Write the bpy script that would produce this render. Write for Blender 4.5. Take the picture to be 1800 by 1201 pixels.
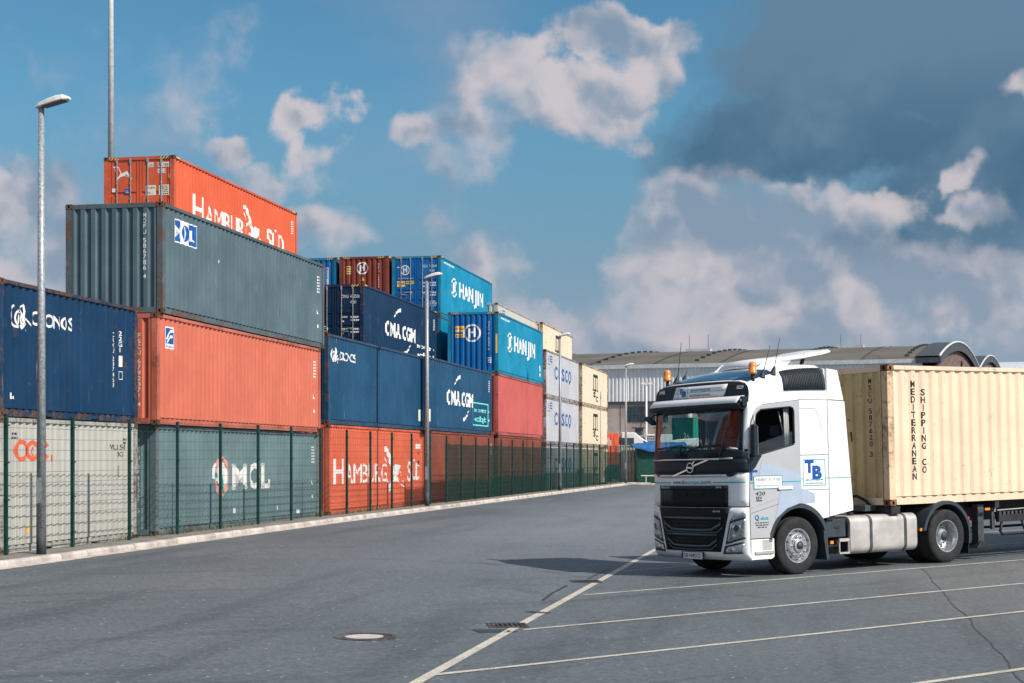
import bpy, bmesh, math, random
from mathutils import Vector, Matrix
random.seed(7)
R = math.radians
sc = bpy.context.scene
COL = sc.collection
for o in list(bpy.data.objects): bpy.data.objects.remove(o)

# ------------------------------------------------------------------ camera
cam = bpy.data.cameras.new('camera'); co = bpy.data.objects.new('camera', cam); COL.objects.link(co)
cam.sensor_width = 36; cam.lens = 2774/1800*36; cam.shift_y = 0.11406
cam.clip_start = .1; cam.clip_end = 3000
co.location = (0, 0, 1.96); co.rotation_euler = (R(90), 0, 0)
sc.camera = co

# ------------------------------------------------------------------ colour management, sun
sc.view_settings.view_transform = 'Standard'
try: sc.view_settings.look = 'None'
except Exception: pass
sc.view_settings.gamma = 1; sc.view_settings.use_curve_mapping = False
sc.view_settings.exposure = 0.16
SUN_H = Vector((.80, -.60)); SUN_EL = R(41)
sd = bpy.data.lights.new('sun', 'SUN'); sd.energy = 4.5; sd.angle = R(.55); sd.color = (1, .93, .84)
so = bpy.data.objects.new('sun', sd); COL.objects.link(so)
sv = Vector((SUN_H.x*math.cos(SUN_EL), SUN_H.y*math.cos(SUN_EL), math.sin(SUN_EL)))
so.rotation_euler = sv.to_track_quat('Z', 'Y').to_euler(); so.location = (20, -15, 40)

# ------------------------------------------------------------------ world: sky with clouds
world = bpy.data.worlds.new('World'); sc.world = world; world.use_nodes = True
nt = world.node_tree
for n_ in list(nt.nodes): nt.nodes.remove(n_)
class NT:
    """small helper that writes node maths"""
    def __init__(s, t): s.t = t; s.dim = '3D'
    def node(s, typ, **kw):
        n = s.t.nodes.new(typ)
        for k, v in kw.items(): setattr(n, k, v)
        return n
    def put(s, sock, v):
        if isinstance(v, bpy.types.NodeSocket): s.t.links.new(v, sock)
        elif v is not None: sock.default_value = v
    def m(s, op, a, b=None, c=None, clamp=False):
        n = s.node('ShaderNodeMath', operation=op); n.use_clamp = clamp
        s.put(n.inputs[0], a); s.put(n.inputs[1], b)
        if c is not None: s.put(n.inputs[2], c)
        return n.outputs[0]
    def v(s, op, a, b=None, scale=None):
        n = s.node('ShaderNodeVectorMath', operation=op)
        s.put(n.inputs[0], a)
        if b is not None: s.put(n.inputs[1], b)
        if scale is not None: s.put(n.inputs['Scale'], scale)
        return n.outputs['Value'] if op in ('LENGTH', 'DOT_PRODUCT', 'DISTANCE') else n.outputs[0]
    def sm(s, x, a, b, to0=0., to1=1.):
        n = s.node('ShaderNodeMapRange', interpolation_type='SMOOTHSTEP')
        s.put(n.inputs[0], x)
        for i, q in zip((1, 2, 3, 4), (a, b, to0, to1)): s.put(n.inputs[i], q)
        return n.outputs[0]
    def lin(s, x, a, b, to0=0., to1=1.):
        n = s.node('ShaderNodeMapRange'); n.clamp = True
        s.put(n.inputs[0], x)
        for i, q in zip((1, 2, 3, 4), (a, b, to0, to1)): s.put(n.inputs[i], q)
        return n.outputs[0]
    def noise(s, vec, scale, detail=4, rough=.5, out='Fac', dist=0):
        n = s.node('ShaderNodeTexNoise', noise_dimensions=s.dim)
        s.put(n.inputs['Vector'], vec); n.inputs['Scale'].default_value = scale
        n.inputs['Detail'].default_value = detail; n.inputs['Roughness'].default_value = rough
        n.inputs['Distortion'].default_value = dist
        return n.outputs[out]
    def mix(s, f, a, b, typ='MIX'):
        n = s.node('ShaderNodeMix', data_type='RGBA', blend_type=typ)
        s.put(n.inputs[0], f); s.put(n.inputs[6], a); s.put(n.inputs[7], b)
        return n.outputs[2]
    def mapping(s, vec, loc=(0,0,0), rot=(0,0,0), scale=(1,1,1)):
        n = s.node('ShaderNodeMapping'); s.put(n.inputs[0], vec)
        n.inputs[1].default_value = loc; n.inputs[2].default_value = rot; n.inputs[3].default_value = scale
        return n.outputs[0]
def c4(c): return (c[0], c[1], c[2], 1)

N = NT(nt); N.dim = '2D'
sky = N.node('ShaderNodeTexSky', sky_type='NISHITA'); sky.sun_disc = False
sky.sun_elevation = SUN_EL; sky.sun_rotation = math.atan2(SUN_H.x, SUN_H.y)
sky.air_density = 1.0; sky.dust_density = .8; sky.ozone_density = 1.2
tc = N.node('ShaderNodeTexCoord')
sep = N.node('ShaderNodeSeparateXYZ'); nt.links.new(tc.outputs['Generated'], sep.inputs[0])
ady = N.m('MAXIMUM', N.m('ABSOLUTE', sep.outputs[1]), .3)
U = N.m('DIVIDE', sep.outputs[0], ady); V = N.m('DIVIDE', sep.outputs[2], ady)
cmb = N.node('ShaderNodeCombineXYZ'); nt.links.new(U, cmb.inputs[0]); nt.links.new(V, cmb.inputs[1])
P = cmb.outputs[0]
w1 = N.v('MULTIPLY', N.v('SUBTRACT', N.noise(P, 9, 3, .5, 'Color'), (.5, .5, .5)), (.085, .07, 0))
w2 = N.v('MULTIPLY', N.v('SUBTRACT', N.noise(P, 40, 3, .55, 'Color'), (.5, .5, .5)), (.022, .02, 0))
PW = N.v('ADD', N.v('ADD', P, w1), w2)
PS = N.v('ADD', P, N.v('SCALE', w1, scale=.6))
def blobs(vec, lst):
    acc = None
    for (px, py, rx, ry, w) in lst:
        c = ((px-900)/2774, (805.8-py)/2774, 0); ir = (2774/rx, 2774/ry, 0)
        l = N.v('LENGTH', N.v('MULTIPLY', N.v('SUBTRACT', vec, c), ir))
        b = N.m('MULTIPLY_ADD', l, -w, w)
        acc = b if acc is None else N.m('SMOOTH_MAX', acc, b, .12)
    return acc
fbm = N.noise(P, 13, 8, .57)
fb2 = N.noise(N.v('ADD', P, (.007, .011, 0)), 13, 8, .57)
def puff(vec, sc_):
    n = N.node('ShaderNodeTexVoronoi', feature='F1', voronoi_dimensions='2D'); N.put(n.inputs['Vector'], vec)
    n.inputs['Scale'].default_value = sc_
    return n.outputs['Distance']
def puffs(vec):
    """cauliflower lumps of three sizes"""
    a = N.m('MULTIPLY_ADD', puff(vec, 17), -.85, .42)
    b = N.m('MULTIPLY_ADD', puff(vec, 43), -.42, .20)
    return N.m('ADD', a, b)
PF = N.v('ADD', P, N.v('SCALE', w2, scale=1.3))
fine = N.noise(P, 38, 8, .62)
pf0 = puffs(PF); pf1 = puffs(N.v('ADD', PF, (.0065, .0085, 0)))
# lit cumulus, as they stand over the yard
LIT = [(880, 108, 120, 85, 1), (1000, 75, 115, 68, .9), (1115, 100, 115, 70, .85), (1000, 180, 150, 95, .85),
       (745, 232, 85, 52, .95), (825, 200, 95, 65, .75), (790, 300, 50, 75, .6), (690, 388, 55, 42, .55), (755, 375, 45, 55, .6),
       (540, 185, 80, 60, .9), (555, 258, 62, 85, .85), (408, 270, 60, 48, .85), (480, 330, 110, 60, .5), (240, 150, 120, 55, .12),
       (10, 375, 130, 105, 1.1), (95, 440, 110, 95, 1.05), (30, 520, 170, 90, 1), (850, 480, 80, 65, .9), (545, 430, 70, 50, .75),
       (1215, 345, 125, 85, 1.15), (1260, 430, 240, 150, 1.15), (1430, 395, 190, 95, 1.2), (1330, 510, 320, 130, 1.05),
       (1580, 380, 130, 50, .95), (1715, 312, 42, 26, .75), (1450, 555, 330, 90, .9), (1060, 560, 120, 80, .9), (940, 575, 160, 80, .85),
       (1660, 540, 260, 80, .75), (1200, 595, 420, 75, .9), (1795, 128, 48, 28, .85), (1150, 465, 130, 120, .8), (1770, 380, 60, 40, .6)]
DARK = [(1560, 70, 380, 190, 1.25), (1480, 235, 460, 130, 1.3), (1760, 330, 300, 170, 1.1), (1640, 460, 280, 80, .85), (1250, 240, 170, 70, .75), (1720, 130, 260, 150, 1.1)]
lit = blobs(PW, LIT)
dark = blobs(PW, DARK)
# sky out of view: broken cloud added, brightened to fill the shaded fronts
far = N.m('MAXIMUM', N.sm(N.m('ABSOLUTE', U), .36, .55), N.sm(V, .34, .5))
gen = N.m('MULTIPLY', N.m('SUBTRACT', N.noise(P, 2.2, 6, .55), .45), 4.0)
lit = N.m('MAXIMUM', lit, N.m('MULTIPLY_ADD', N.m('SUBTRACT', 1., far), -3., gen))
ld = N.m('ADD', lit, N.m('ADD', N.m('MULTIPLY_ADD', fbm, 1.25, -.66), N.m('MULTIPLY_ADD', fine, .42, N.m('MULTIPLY_ADD', pf0, .32, -.21))))
soft = N.sm(N.noise(P, 6, 3, .5), .34, .56)                # some rims crisp, some dissolving
la = N.mix(soft, N.sm(ld, -.02, .34), N.sm(ld, -.14, .80))
dd = N.m('ADD', dark, N.m('ADD', N.m('MULTIPLY_ADD', fbm, 1.3, -.68), N.m('MULTIPLY', pf0, .18)))
da = N.sm(dd, -.05, .55, 0., .96)
sf1 = N.noise(PS, 9, 4, .5); sf2 = N.noise(N.v('ADD', PS, (.014, .020, 0)), 9, 4, .5)
rel = N.m('ADD', N.m('ADD', N.m('MULTIPLY', N.m('SUBTRACT', fbm, fb2), 1.3), N.m('MULTIPLY', N.m('SUBTRACT', sf1, sf2), 3.2)), N.m('MULTIPLY', N.m('SUBTRACT', pf0, pf1), 1.25))
rel = N.m('ADD', rel, N.sm(ld, 1.2, .12, -.16, .30))
relf = N.sm(rel, -.42, .74)
lowb = N.sm(V, .20, .04)                                 # haze towards the horizon
base = N.mix(1., sky.outputs[0], (.45, .82, .90, 1), 'MULTIPLY')
base = N.mix(N.sm(V, .26, .10, 0., .75), base, (1.62, 2.70, 3.75, 1))
base = N.mix(N.sm(V, .16, .0, 0., .85), base, (3.1, 3.35, 4.35, 1))
veil = N.sm(N.noise(N.mapping(P, scale=(1, 1.8, 1)), 5, 6, .55), .46, .78, 0., .45)
base = N.mix(N.m('MULTIPLY', veil, N.sm(U, .10, -.25, .5, 1.)), base, (2.9, 3.2, 4.05, 1))     # thin veil
darkc = N.mix(N.sm(N.m('ADD', N.m('MULTIPLY', fbm, .8), N.m('MULTIPLY', pf0, .35)), .26, .66), (.62, 1.40, 2.25, 1), (1.12, 1.95, 2.85, 1))
darkc = N.mix(N.sm(V, .19, .28), darkc, (1.15, 2.0, 2.95, 1))
darkc = N.mix(N.sm(V, .15, .08), darkc, (1.8, 2.5, 3.5, 1))
skyc = N.mix(da, base, darkc)
litc = N.mix(relf, (2.05, 2.8, 3.75, 1), (5.7, 5.2, 5.4, 1))
litc = N.mix(far, litc, N.mix(relf, (3.0, 3.3, 4.0, 1), (7.6, 7.2, 7.1, 1)))  # unseen clouds made brighter than those in view, to lift shaded fronts
litc = N.mix(N.m('MULTIPLY', N.m('MULTIPLY', lowb, .25), N.m('SUBTRACT', 1., far)), litc, (3.9, 3.85, 4.6, 1))
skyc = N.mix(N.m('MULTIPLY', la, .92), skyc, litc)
bg = N.node('ShaderNodeBackground'); bg.inputs[1].default_value = .1
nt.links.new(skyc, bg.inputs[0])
wo = N.node('ShaderNodeOutputWorld'); nt.links.new(bg.outputs[0], wo.inputs[0])

# ------------------------------------------------------------------ materials
MATS = {}
def newmat(name):
    m = bpy.data.materials.new(name); m.use_nodes = True
    t = m.node_tree
    for n in list(t.nodes): t.nodes.remove(n)
    n = NT(t); out = n.node('ShaderNodeOutputMaterial'); b = n.node('ShaderNodeBsdfPrincipled')
    t.links.new(b.outputs[0], out.inputs[0])
    return m, n, b, out
def simple(name, col, rough=.5, metal=0., var=.15, scale=3., bump=0., bscale=60., spec=.5, coat=0.):
    if name in MATS: return MATS[name]
    m, n, b, out = newmat(name)
    tcn = n.v('ADD', n.node('ShaderNodeTexCoord').outputs['Object'], n.v('SCALE', (17., 31., 23.), scale=n.node('ShaderNodeObjectInfo').outputs['Random']))
    f = n.noise(tcn, scale, 6, .6)
    dk = tuple(x*(1-var) for x in col); lt = tuple(min(1, x*(1+var)) for x in col)
    n.put(b.inputs['Base Color'], n.mix(n.sm(f, .3, .7), c4(dk), c4(lt)))
    n.put(b.inputs['Roughness'], n.lin(n.noise(tcn, scale*2.3, 4), .3, .7, max(0, rough-.08), min(1, rough+.08)))
    b.inputs['Metallic'].default_value = metal
    b.inputs['Specular IOR Level'].default_value = spec
    b.inputs['Coat Weight'].default_value = coat; b.inputs['Coat Roughness'].default_value = .06
    if bump:
        bp = n.node('ShaderNodeBump'); bp.inputs['Strength'].default_value = bump; bp.inputs['Distance'].default_value = .01
        n.put(bp.inputs['Height'], n.noise(tcn, bscale, 4)); n.put(b.inputs['Normal'], bp.outputs[0])
    MATS[name] = m; return m
def steel_paint(name, col, rust=.3, fade=.15, streak=.3, rough=.45, seed=0.):
    """container paint: chalking, run-off streaks, scratches, rust"""
    if name in MATS: return MATS[name]
    m, n, b, out = newmat(name)
    oi = n.node('ShaderNodeObjectInfo')
    tcn = n.v('ADD', n.node('ShaderNodeTexCoord').outputs['Object'], (seed*13.7, seed*5.1, seed*3.3))
    f = n.noise(tcn, .7, 5, .6)
    dk = tuple(x*(1-fade) for x in col)
    g = sum(col)/3
    lt = tuple(x*(1+fade*.4) + (g*.5+.04)*fade*.6 for x in col)
    c = n.mix(n.sm(f, .3, .7), c4(dk), c4(lt))
    st = n.noise(n.mapping(tcn, scale=(9, 9, .22)), 1, 7, .65)
    c = n.mix(n.sm(st, .52, .78, 0., streak), c, c4((g*.35+.03, g*.33+.025, g*.3+.02)))
    st2 = n.noise(n.mapping(tcn, loc=(3, 8, 1), scale=(14, 14, .16)), 1, 6, .6)
    c = n.mix(n.sm(st2, .56, .80, 0., streak*.8), c, c4(tuple(min(1, x*1.25+.06) for x in col)))
    # scratches: short pale vertical marks
    sc1 = n.noise(n.mapping(tcn, loc=(1, 1, 7), scale=(34, 34, 1.3)), 1, 2, .5)
    scm = n.m('MULTIPLY', n.sm(sc1, .66, .73), n.sm(n.noise(tcn, .9, 2), .5, .65))
    c = n.mix(n.m('MULTIPLY', scm, .55), c, (.42, .38, .34, 1))
    # rust
    big = n.noise(tcn, 1.6, 4, .6); sm_ = n.noise(tcn, 11, 8, .68)
    rr = n.noise(n.mapping(tcn, loc=(5, 2, 2), scale=(7, 7, .9)), 1, 7, .65)
    thr = .80 - rust*.33
    rm = n.m('MAXIMUM', n.sm(n.m('MULTIPLY_ADD', big, .45, n.m('MULTIPLY', sm_, .62)), thr-.09, thr+.05),
             n.sm(rr, .76-rust*.18, .86-rust*.12))
    rc = n.mix(n.noise(tcn, 23, 5), (.05, .025, .016, 1), (.22, .105, .055, 1))
    c = n.mix(n.m('MULTIPLY', rm, min(1, .35+rust*.8)), c, rc)
    n.put(b.inputs['Base Color'], c)
    n.put(b.inputs['Roughness'], n.lin(rm, 0, 1, rough, .85))
    b.inputs['Specular IOR Level'].default_value = .26
    bp = n.node('ShaderNodeBump'); bp.inputs['Strength'].default_value = .35; bp.inputs['Distance'].default_value = .03
    n.put(bp.inputs['Height'], n.m('ADD', n.noise(tcn, 2.2, 3), n.m('MULTIPLY', sm_, .25))); n.put(b.inputs['Normal'], bp.outputs[0])
    MATS[name] = m; return m
def asphalt():
    m, n, b, out = newmat('asphalt')
    p = n.node('ShaderNodeTexCoord').outputs['Object']
    rot = n.mapping(p, rot=(0, 0, R(11.03)))
    c = n.mix(n.sm(n.noise(p, .16, 5, .6), .3, .7), (.100, .112, .118, 1), (.132, .140, .146, 1))
    # stretched drive tracks and sealing bands
    tr = n.noise(n.mapping(rot, scale=(1.1, .09, 1)), 1, 5, .6)
    c = n.mix(n.sm(tr, .48, .70, 0., .58), c, (.062, .068, .075, 1))
    tr2 = n.noise(n.mapping(n.mapping(p, rot=(0, 0, R(-34))), scale=(.11, 1.5, 1)), 1, 6, .62)
    c = n.mix(n.sm(tr2, .52, .70, 0., .58), c, (.058, .064, .070, 1))
    c = n.mix(n.sm(n.noise(n.mapping(rot, loc=(4, 9, 0), scale=(.7, .1, 1)), 1, 5, .55), .5, .75, 0., .3), c, (.165, .165, .168, 1))
    # oil marks
    c = n.mix(n.sm(n.noise(p, 1.1, 6, .62), .62, .74, 0., .6), c, (.05, .054, .06, 1))
    # pale lane along the road, growing paler with distance
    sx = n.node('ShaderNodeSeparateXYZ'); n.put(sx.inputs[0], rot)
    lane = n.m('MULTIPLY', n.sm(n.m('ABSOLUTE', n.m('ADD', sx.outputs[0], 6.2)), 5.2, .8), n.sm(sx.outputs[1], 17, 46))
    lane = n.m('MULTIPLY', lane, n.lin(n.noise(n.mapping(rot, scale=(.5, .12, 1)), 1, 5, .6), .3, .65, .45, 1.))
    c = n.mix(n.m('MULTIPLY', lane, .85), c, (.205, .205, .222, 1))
    c = n.mix(1., c, (.95, 1.0, 1.035, 1), 'MULTIPLY')
    # aggregate grain
    g1 = n.noise(p, 14, 7, .85); g2 = n.noise(p, 55, 4, .8)
    c = n.mix(n.sm(g1, .34, .66), n.mix(1., c, (.60, .62, .64, 1), 'MULTIPLY'), n.mix(1., c, (1.42, 1.40, 1.38, 1), 'MULTIPLY'))
    c = n.mix(n.sm(g2, .60, .72, 0., .5), c, (.30, .30, .30, 1))
    vo = n.node('ShaderNodeTexVoronoi'); n.put(vo.inputs['Vector'], p); vo.inputs['Scale'].default_value = 7
    c = n.mix(n.m('MULTIPLY', n.sm(vo.outputs['Distance'], .17, .05), n.sm(n.noise(p, 3, 2), .48, .6)), c, (.48, .47, .45, 1))
    n.put(b.inputs['Base Color'], c); b.inputs['Roughness'].default_value = .66
    b.inputs['Specular IOR Level'].default_value = .5
    bp = n.node('ShaderNodeBump'); bp.inputs['Strength'].default_value = .5; bp.inputs['Distance'].default_value = .006
    n.put(bp.inputs['Height'], n.m('ADD', g1, n.m('MULTIPLY', g2, .6))); n.put(b.inputs['Normal'], bp.outputs[0])
    return m
def glass_mat(name, tint, refl=.12):
    m, n, b, out = newmat(name); n.t.nodes.remove(b)
    tr = n.node('ShaderNodeBsdfTransparent'); tr.inputs[0].default_value = c4(tint)
    gl = n.node('ShaderNodeBsdfGlossy'); gl.inputs['Roughness'].default_value = .0; gl.inputs[0].default_value = (.95, .97, 1, 1)
    lw = n.node('ShaderNodeLayerWeight'); lw.inputs[0].default_value = .5
    fac = n.m('MULTIPLY', n.m('MULTIPLY_ADD', n.m('POWER', lw.outputs['Facing'], 5.), .95, .05), refl, clamp=True)
    mx = n.node('ShaderNodeMixShader'); n.put(mx.inputs[0], fac)
    n.t.links.new(tr.outputs[0], mx.inputs[1]); n.t.links.new(gl.outputs[0], mx.inputs[2]); n.t.links.new(mx.outputs[0], out.inputs[0])
    return m
def net_mat():
    """woven privacy net: open weave, part cover"""
    m, n, b, out = newmat('privacy_net'); n.t.nodes.remove(b)
    p = n.node('ShaderNodeTexCoord').outputs['Object']
    tr = n.node('ShaderNodeBsdfTransparent')
    df = n.node('ShaderNodeBsdfDiffuse'); n.put(df.inputs[0], n.mix(n.noise(p, 1.5, 5), (.006, .030, .026, 1), (.012, .050, .042, 1)))
    mx = n.node('ShaderNodeMixShader'); n.put(mx.inputs[0], n.lin(n.noise(n.mapping(p, scale=(1, 1, .5)), 1.2, 4), .3, .7, .70, .84))
    n.t.links.new(tr.outputs[0], mx.inputs[1]); n.t.links.new(df.outputs[0], mx.inputs[2]); n.t.links.new(mx.outputs[0], out.inputs[0])
    return m
def stripes(name, a, b_, scale, axis):
    m, n, b, out = newmat(name)
    p = n.node('ShaderNodeTexCoord').outputs['Object']
    s = n.v('DOT_PRODUCT', p, axis)
    f = n.m('GREATER_THAN', n.m('FRACT', n.m('MULTIPLY', s, scale)), .5)
    n.put(b.inputs['Base Color'], n.mix(f, c4(a), c4(b_))); b.inputs['Roughness'].default_value = .5
    return m
def pavers():
    m, n, b, out = newmat('grey_pavers')
    p = n.mapping(n.node('ShaderNodeTexCoord').outputs['Object'], rot=(0, 0, R(11.03)))
    br = n.node('ShaderNodeTexBrick'); n.put(br.inputs['Vector'], p); br.inputs['Scale'].default_value = 1
    br.inputs['Brick Width'].default_value = .2; br.inputs['Row Height'].default_value = .1; br.inputs['Mortar Size'].default_value = .006
    br.inputs['Color1'].default_value = (.20, .185, .165, 1); br.inputs['Color2'].default_value = (.27, .245, .22, 1); br.inputs['Mortar'].default_value = (.08, .075, .06, 1)
    c = n.mix(n.sm(n.noise(p, 1.4, 6, .65), .45, .7, 0., .55), br.outputs[0], (.10, .095, .075, 1))
    n.put(b.inputs['Base Color'], c); b.inputs['Roughness'].default_value = .9
    return m
def brickwall():
    m, n, b, out = newmat('weathered_brick')
    p = n.node('ShaderNodeTexCoord').outputs['UV']
    c = n.mix(n.sm(n.noise(n.node('ShaderNodeTexCoord').outputs['Object'], 2.2, 7, .7), .35, .65), (.085, .055, .05, 1), (.23, .15, .135, 1))
    n.put(b.inputs['Base Color'], c); b.inputs['Roughness'].default_value = .9
    return m
def worn_line():
    m, n, b, out = newmat('worn_line_paint')
    p = n.node('ShaderNodeTexCoord').outputs['Object']
    c = n.mix(n.sm(n.noise(p, 2.5, 7, .7), .35, .72), (.66, .60, .50, 1), (.40, .37, .32, 1))
    c = n.mix(n.sm(n.noise(p, 38, 6, .8), .50, .62, 0., .85), c, (.13, .13, .13, 1))
    n.put(b.inputs['Base Color'], c); b.inputs['Roughness'].default_value = .75
    return m
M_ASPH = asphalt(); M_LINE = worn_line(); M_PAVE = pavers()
M_KERB = simple('kerb_concrete', (.48, .42, .38), .85, var=.34, scale=1.6, bump=.4, bscale=90)
M_GUT = simple('gutter_concrete', (.47, .42, .38), .85, var=.25, scale=3)
M_YARD = simple('yard_gravel', (.15, .14, .12), .95, var=.4, scale=4, bump=.6, bscale=30)
def rub_mat():
    m, n, b, out = newmat('tyre_rubber_mark'); p = n.node('ShaderNodeTexCoord').outputs['Object']
    b.inputs['Base Color'].default_value = (.03, .032, .036, 1); b.inputs['Roughness'].default_value = .8
    n.put(b.inputs['Alpha'], n.m('MULTIPLY', n.sm(n.noise(p, .7, 4, .6), .46, .70, .0, .26), n.sm(n.noise(p, 22, 5, .8), .36, .62)))
    return m
M_RUB = rub_mat()
M_TAR = simple('tar', (.035, .037, .042), .6, var=.3, scale=5)
M_SEAM = simple('worn_tar', (.062, .066, .072), .8, var=.35, scale=7)
M_IRON = simple('cast_iron', (.085, .068, .062), .65, .3, var=.4, scale=12, bump=.4)
M_LIDC = simple('manhole_concrete', (.50, .45, .42), .9, var=.18, scale=9, bump=.3)
M_HOLE = simple('dark_void', (.006, .006, .007), .9)
M_GALV = simple('galvanised_steel', (.34, .36, .38), .5, .35, var=.35, scale=26, spec=.4)
M_SLEEVE = simple('dark_base_sleeve', (.05, .055, .06), .7)
M_LAMPW = simple('lamp_shell', (.72, .70, .68), .45, var=.06)
M_LENS = simple('lamp_lens', (.10, .12, .13), .15)
M_FPOST = simple('green_post', (.006, .045, .038), .45, var=.2)
M_FWIRE = simple('green_wire', (.006, .048, .042), .5, var=.2)
M_NET = net_mat()
M_WHITE = simple('print_white', (.80, .78, .76), .55, var=.07, scale=2)
M_BLACKP = simple('print_black', (.02, .02, .022), .55, var=.2)
M_BLUEP = simple('print_blue', (.003, .085, .36), .5)
M_COSCO = simple('print_navy', (.003, .085, .30), .5)
M_REDP = simple('print_red', (.62, .05, .03), .5)
M_TEALP = simple('print_teal', (.0, .36, .46), .5)
M_MINT = simple('print_mint', (.16, .68, .60), .5)
M_YELP = simple('print_yellow', (.76, .50, .16), .5, var=.1)
M_CREAMP = simple('print_cream', (.80, .72, .58), .5)
M_ORANGEP = simple('print_orange', (.80, .13, .05), .5)
M_PINKP = simple('print_pink', (.80, .32, .28), .5)
M_GREENP = simple('print_green', (.0, .30, .24), .5)
M_HAZ = stripes('hazard_stripes', (.02, .02, .02), (.75, .50, .14), 9., (0, 1, 1))
M_ZINC = simple('zinc_bar', (.40, .41, .42), .45, .5, var=.2, scale=8)

# ------------------------------------------------------------------ mesh builder
class MB:
    def __init__(s): s.v = []; s.f = []; s.mi = []; s.cur = 0
    def add(s, vs, fs):
        o = len(s.v); s.v += [tuple(q) for q in vs]
        for f in fs: s.f.append(tuple(o+i for i in f)); s.mi.append(s.cur)
    def box(s, x0, x1, y0, y1, z0, z1):
        s.add([(x0,y0,z0),(x1,y0,z0),(x1,y1,z0),(x0,y1,z0),(x0,y0,z1),(x1,y0,z1),(x1,y1,z1),(x0,y1,z1)],
              [(0,3,2,1),(4,5,6,7),(0,1,5,4),(1,2,6,5),(2,3,7,6),(3,0,4,7)])
        return s
    def bar(s, p0, p1, w, h, up=(0,0,1)):
        p0 = Vector(p0); p1 = Vector(p1); d = (p1-p0).normalized(); u = Vector(up)
        if abs(d.dot(u)) > .99: u = Vector((1,0,0))
        sd_ = d.cross(u).normalized()*w/2; u = sd_.cross(d).normalized()*h/2
        vs = []
        for p in (p0, p1): vs += [p-sd_-u, p+sd_-u, p+sd_+u, p-sd_+u]
        s.add(vs, [(3,2,1,0),(4,5,6,7),(0,1,5,4),(1,2,6,5),(2,3,7,6),(3,0,4,7)]); return s
    def cyl(s, p0, p1, r0, r1=None, n=12, caps=True):
        r1 = r0 if r1 is None else r1
        p0 = Vector(p0); p1 = Vector(p1); d = (p1-p0).normalized()
        a = d.orthogonal().normalized(); b = d.cross(a)
        vs = []
        for p, r in ((p0, r0), (p1, r1)):
            for i in range(n):
                t = 2*math.pi*i/n; vs.append(p+(a*math.cos(t)+b*math.sin(t))*r)
        fs = [(i, (i+1) % n, n+(i+1) % n, n+i) for i in range(n)]
        if caps: fs += [tuple(range(n-1, -1, -1)), tuple(range(n, 2*n))]
        s.add(vs, fs); return s
    def tube(s, pts, r, n=8, closed=False):
        pts = [Vector(p) for p in pts]; k = len(pts); vs = []
        for i, p in enumerate(pts):
            if closed: t = (pts[(i+1) % k]-pts[i-1]).normalized()
            else: t = (pts[min(i+1, k-1)]-pts[max(i-1, 0)]).normalized()
            ref = Vector((0,0,1)) if abs(t.z) < .95 else Vector((1,0,0))
            a = t.cross(ref).normalized(); b = a.cross(t)
            for j in range(n):
                q = 2*math.pi*j/n; vs.append(p+(a*math.cos(q)+b*math.sin(q))*r)
        fs = []
        for i in range(k if closed else k-1):
            i2 = (i+1) % k
            for j in range(n): fs.append((i*n+j, i*n+(j+1) % n, i2*n+(j+1) % n, i2*n+j))
        if not closed: fs += [tuple(range(n-1, -1, -1)), tuple((k-1)*n+j for j in range(n))]
        s.add(vs, fs); return s
    def prism(s, poly, y0, y1):
        """polygon in (x,z), extruded along y"""
        k = len(poly)
        vs = [(x, y0, z) for x, z in poly]+[(x, y1, z) for x, z in poly]
        fs = [tuple(range(k)), tuple(range(2*k-1, k-1, -1))]+[(i, k+i, k+(i+1) % k, (i+1) % k) for i in range(k)]
        s.add(vs, fs); return s
    def xprism(s, poly, x0, x1):
        """polygon in (y,z), extruded along x"""
        k = len(poly)
        vs = [(x0, y, z) for y, z in poly]+[(x1, y, z) for y, z in poly]
        fs = [tuple(range(k)), tuple(range(2*k-1, k-1, -1))]+[(i, k+i, k+(i+1) % k, (i+1) % k) for i in range(k)]
        s.add(vs, fs); return s
    def grid(s, rows):
        """rows of points -> quads"""
        h = len(rows); w = len(rows[0])
        s.add([p for r in rows for p in r], [(i*w+j, i*w+j+1, (i+1)*w+j+1, (i+1)*w+j) for i in range(h-1) for j in range(w-1)]); return s
    def lathe_y(s, prof, n=40, cx=0, cz=0, flip=False):
        """profile (r,y) turned about the y axis"""
        vs = []
        for r, y in prof:
            for i in range(n):
                t = 2*math.pi*i/n; vs.append((cx+r*math.cos(t), y, cz+r*math.sin(t)))
        fs = []
        for k in range(len(prof)-1):
            for i in range(n):
                q = (k*n+i, k*n+(i+1) % n, (k+1)*n+(i+1) % n, (k+1)*n+i)
                fs.append(q[::-1] if flip else q)
        s.add(vs, fs); return s
    def mesh(s, name, smooth=False, recalc=True):
        me = bpy.data.meshes.new(name); me.from_pydata(s.v, [], s.f)
        if recalc:
            b = bmesh.new(); b.from_mesh(me); bmesh.ops.recalc_face_normals(b, faces=b.faces); b.to_mesh(me); b.free()
        if smooth:
            me.polygons.foreach_set('use_smooth', [True]*len(me.polygons))
        me.update(); return me
def ob(name, me, mat=None, parent=None, loc=None):
    o = bpy.data.objects.new(name, me); COL.objects.link(o)
    if mat is not None:
        if not me.materials: me.materials.append(None)
        o.material_slots[0].link = 'OBJECT'; o.material_slots[0].material = mat
    if parent: o.parent = parent
    if loc is not None: o.location = loc
    return o
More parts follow.
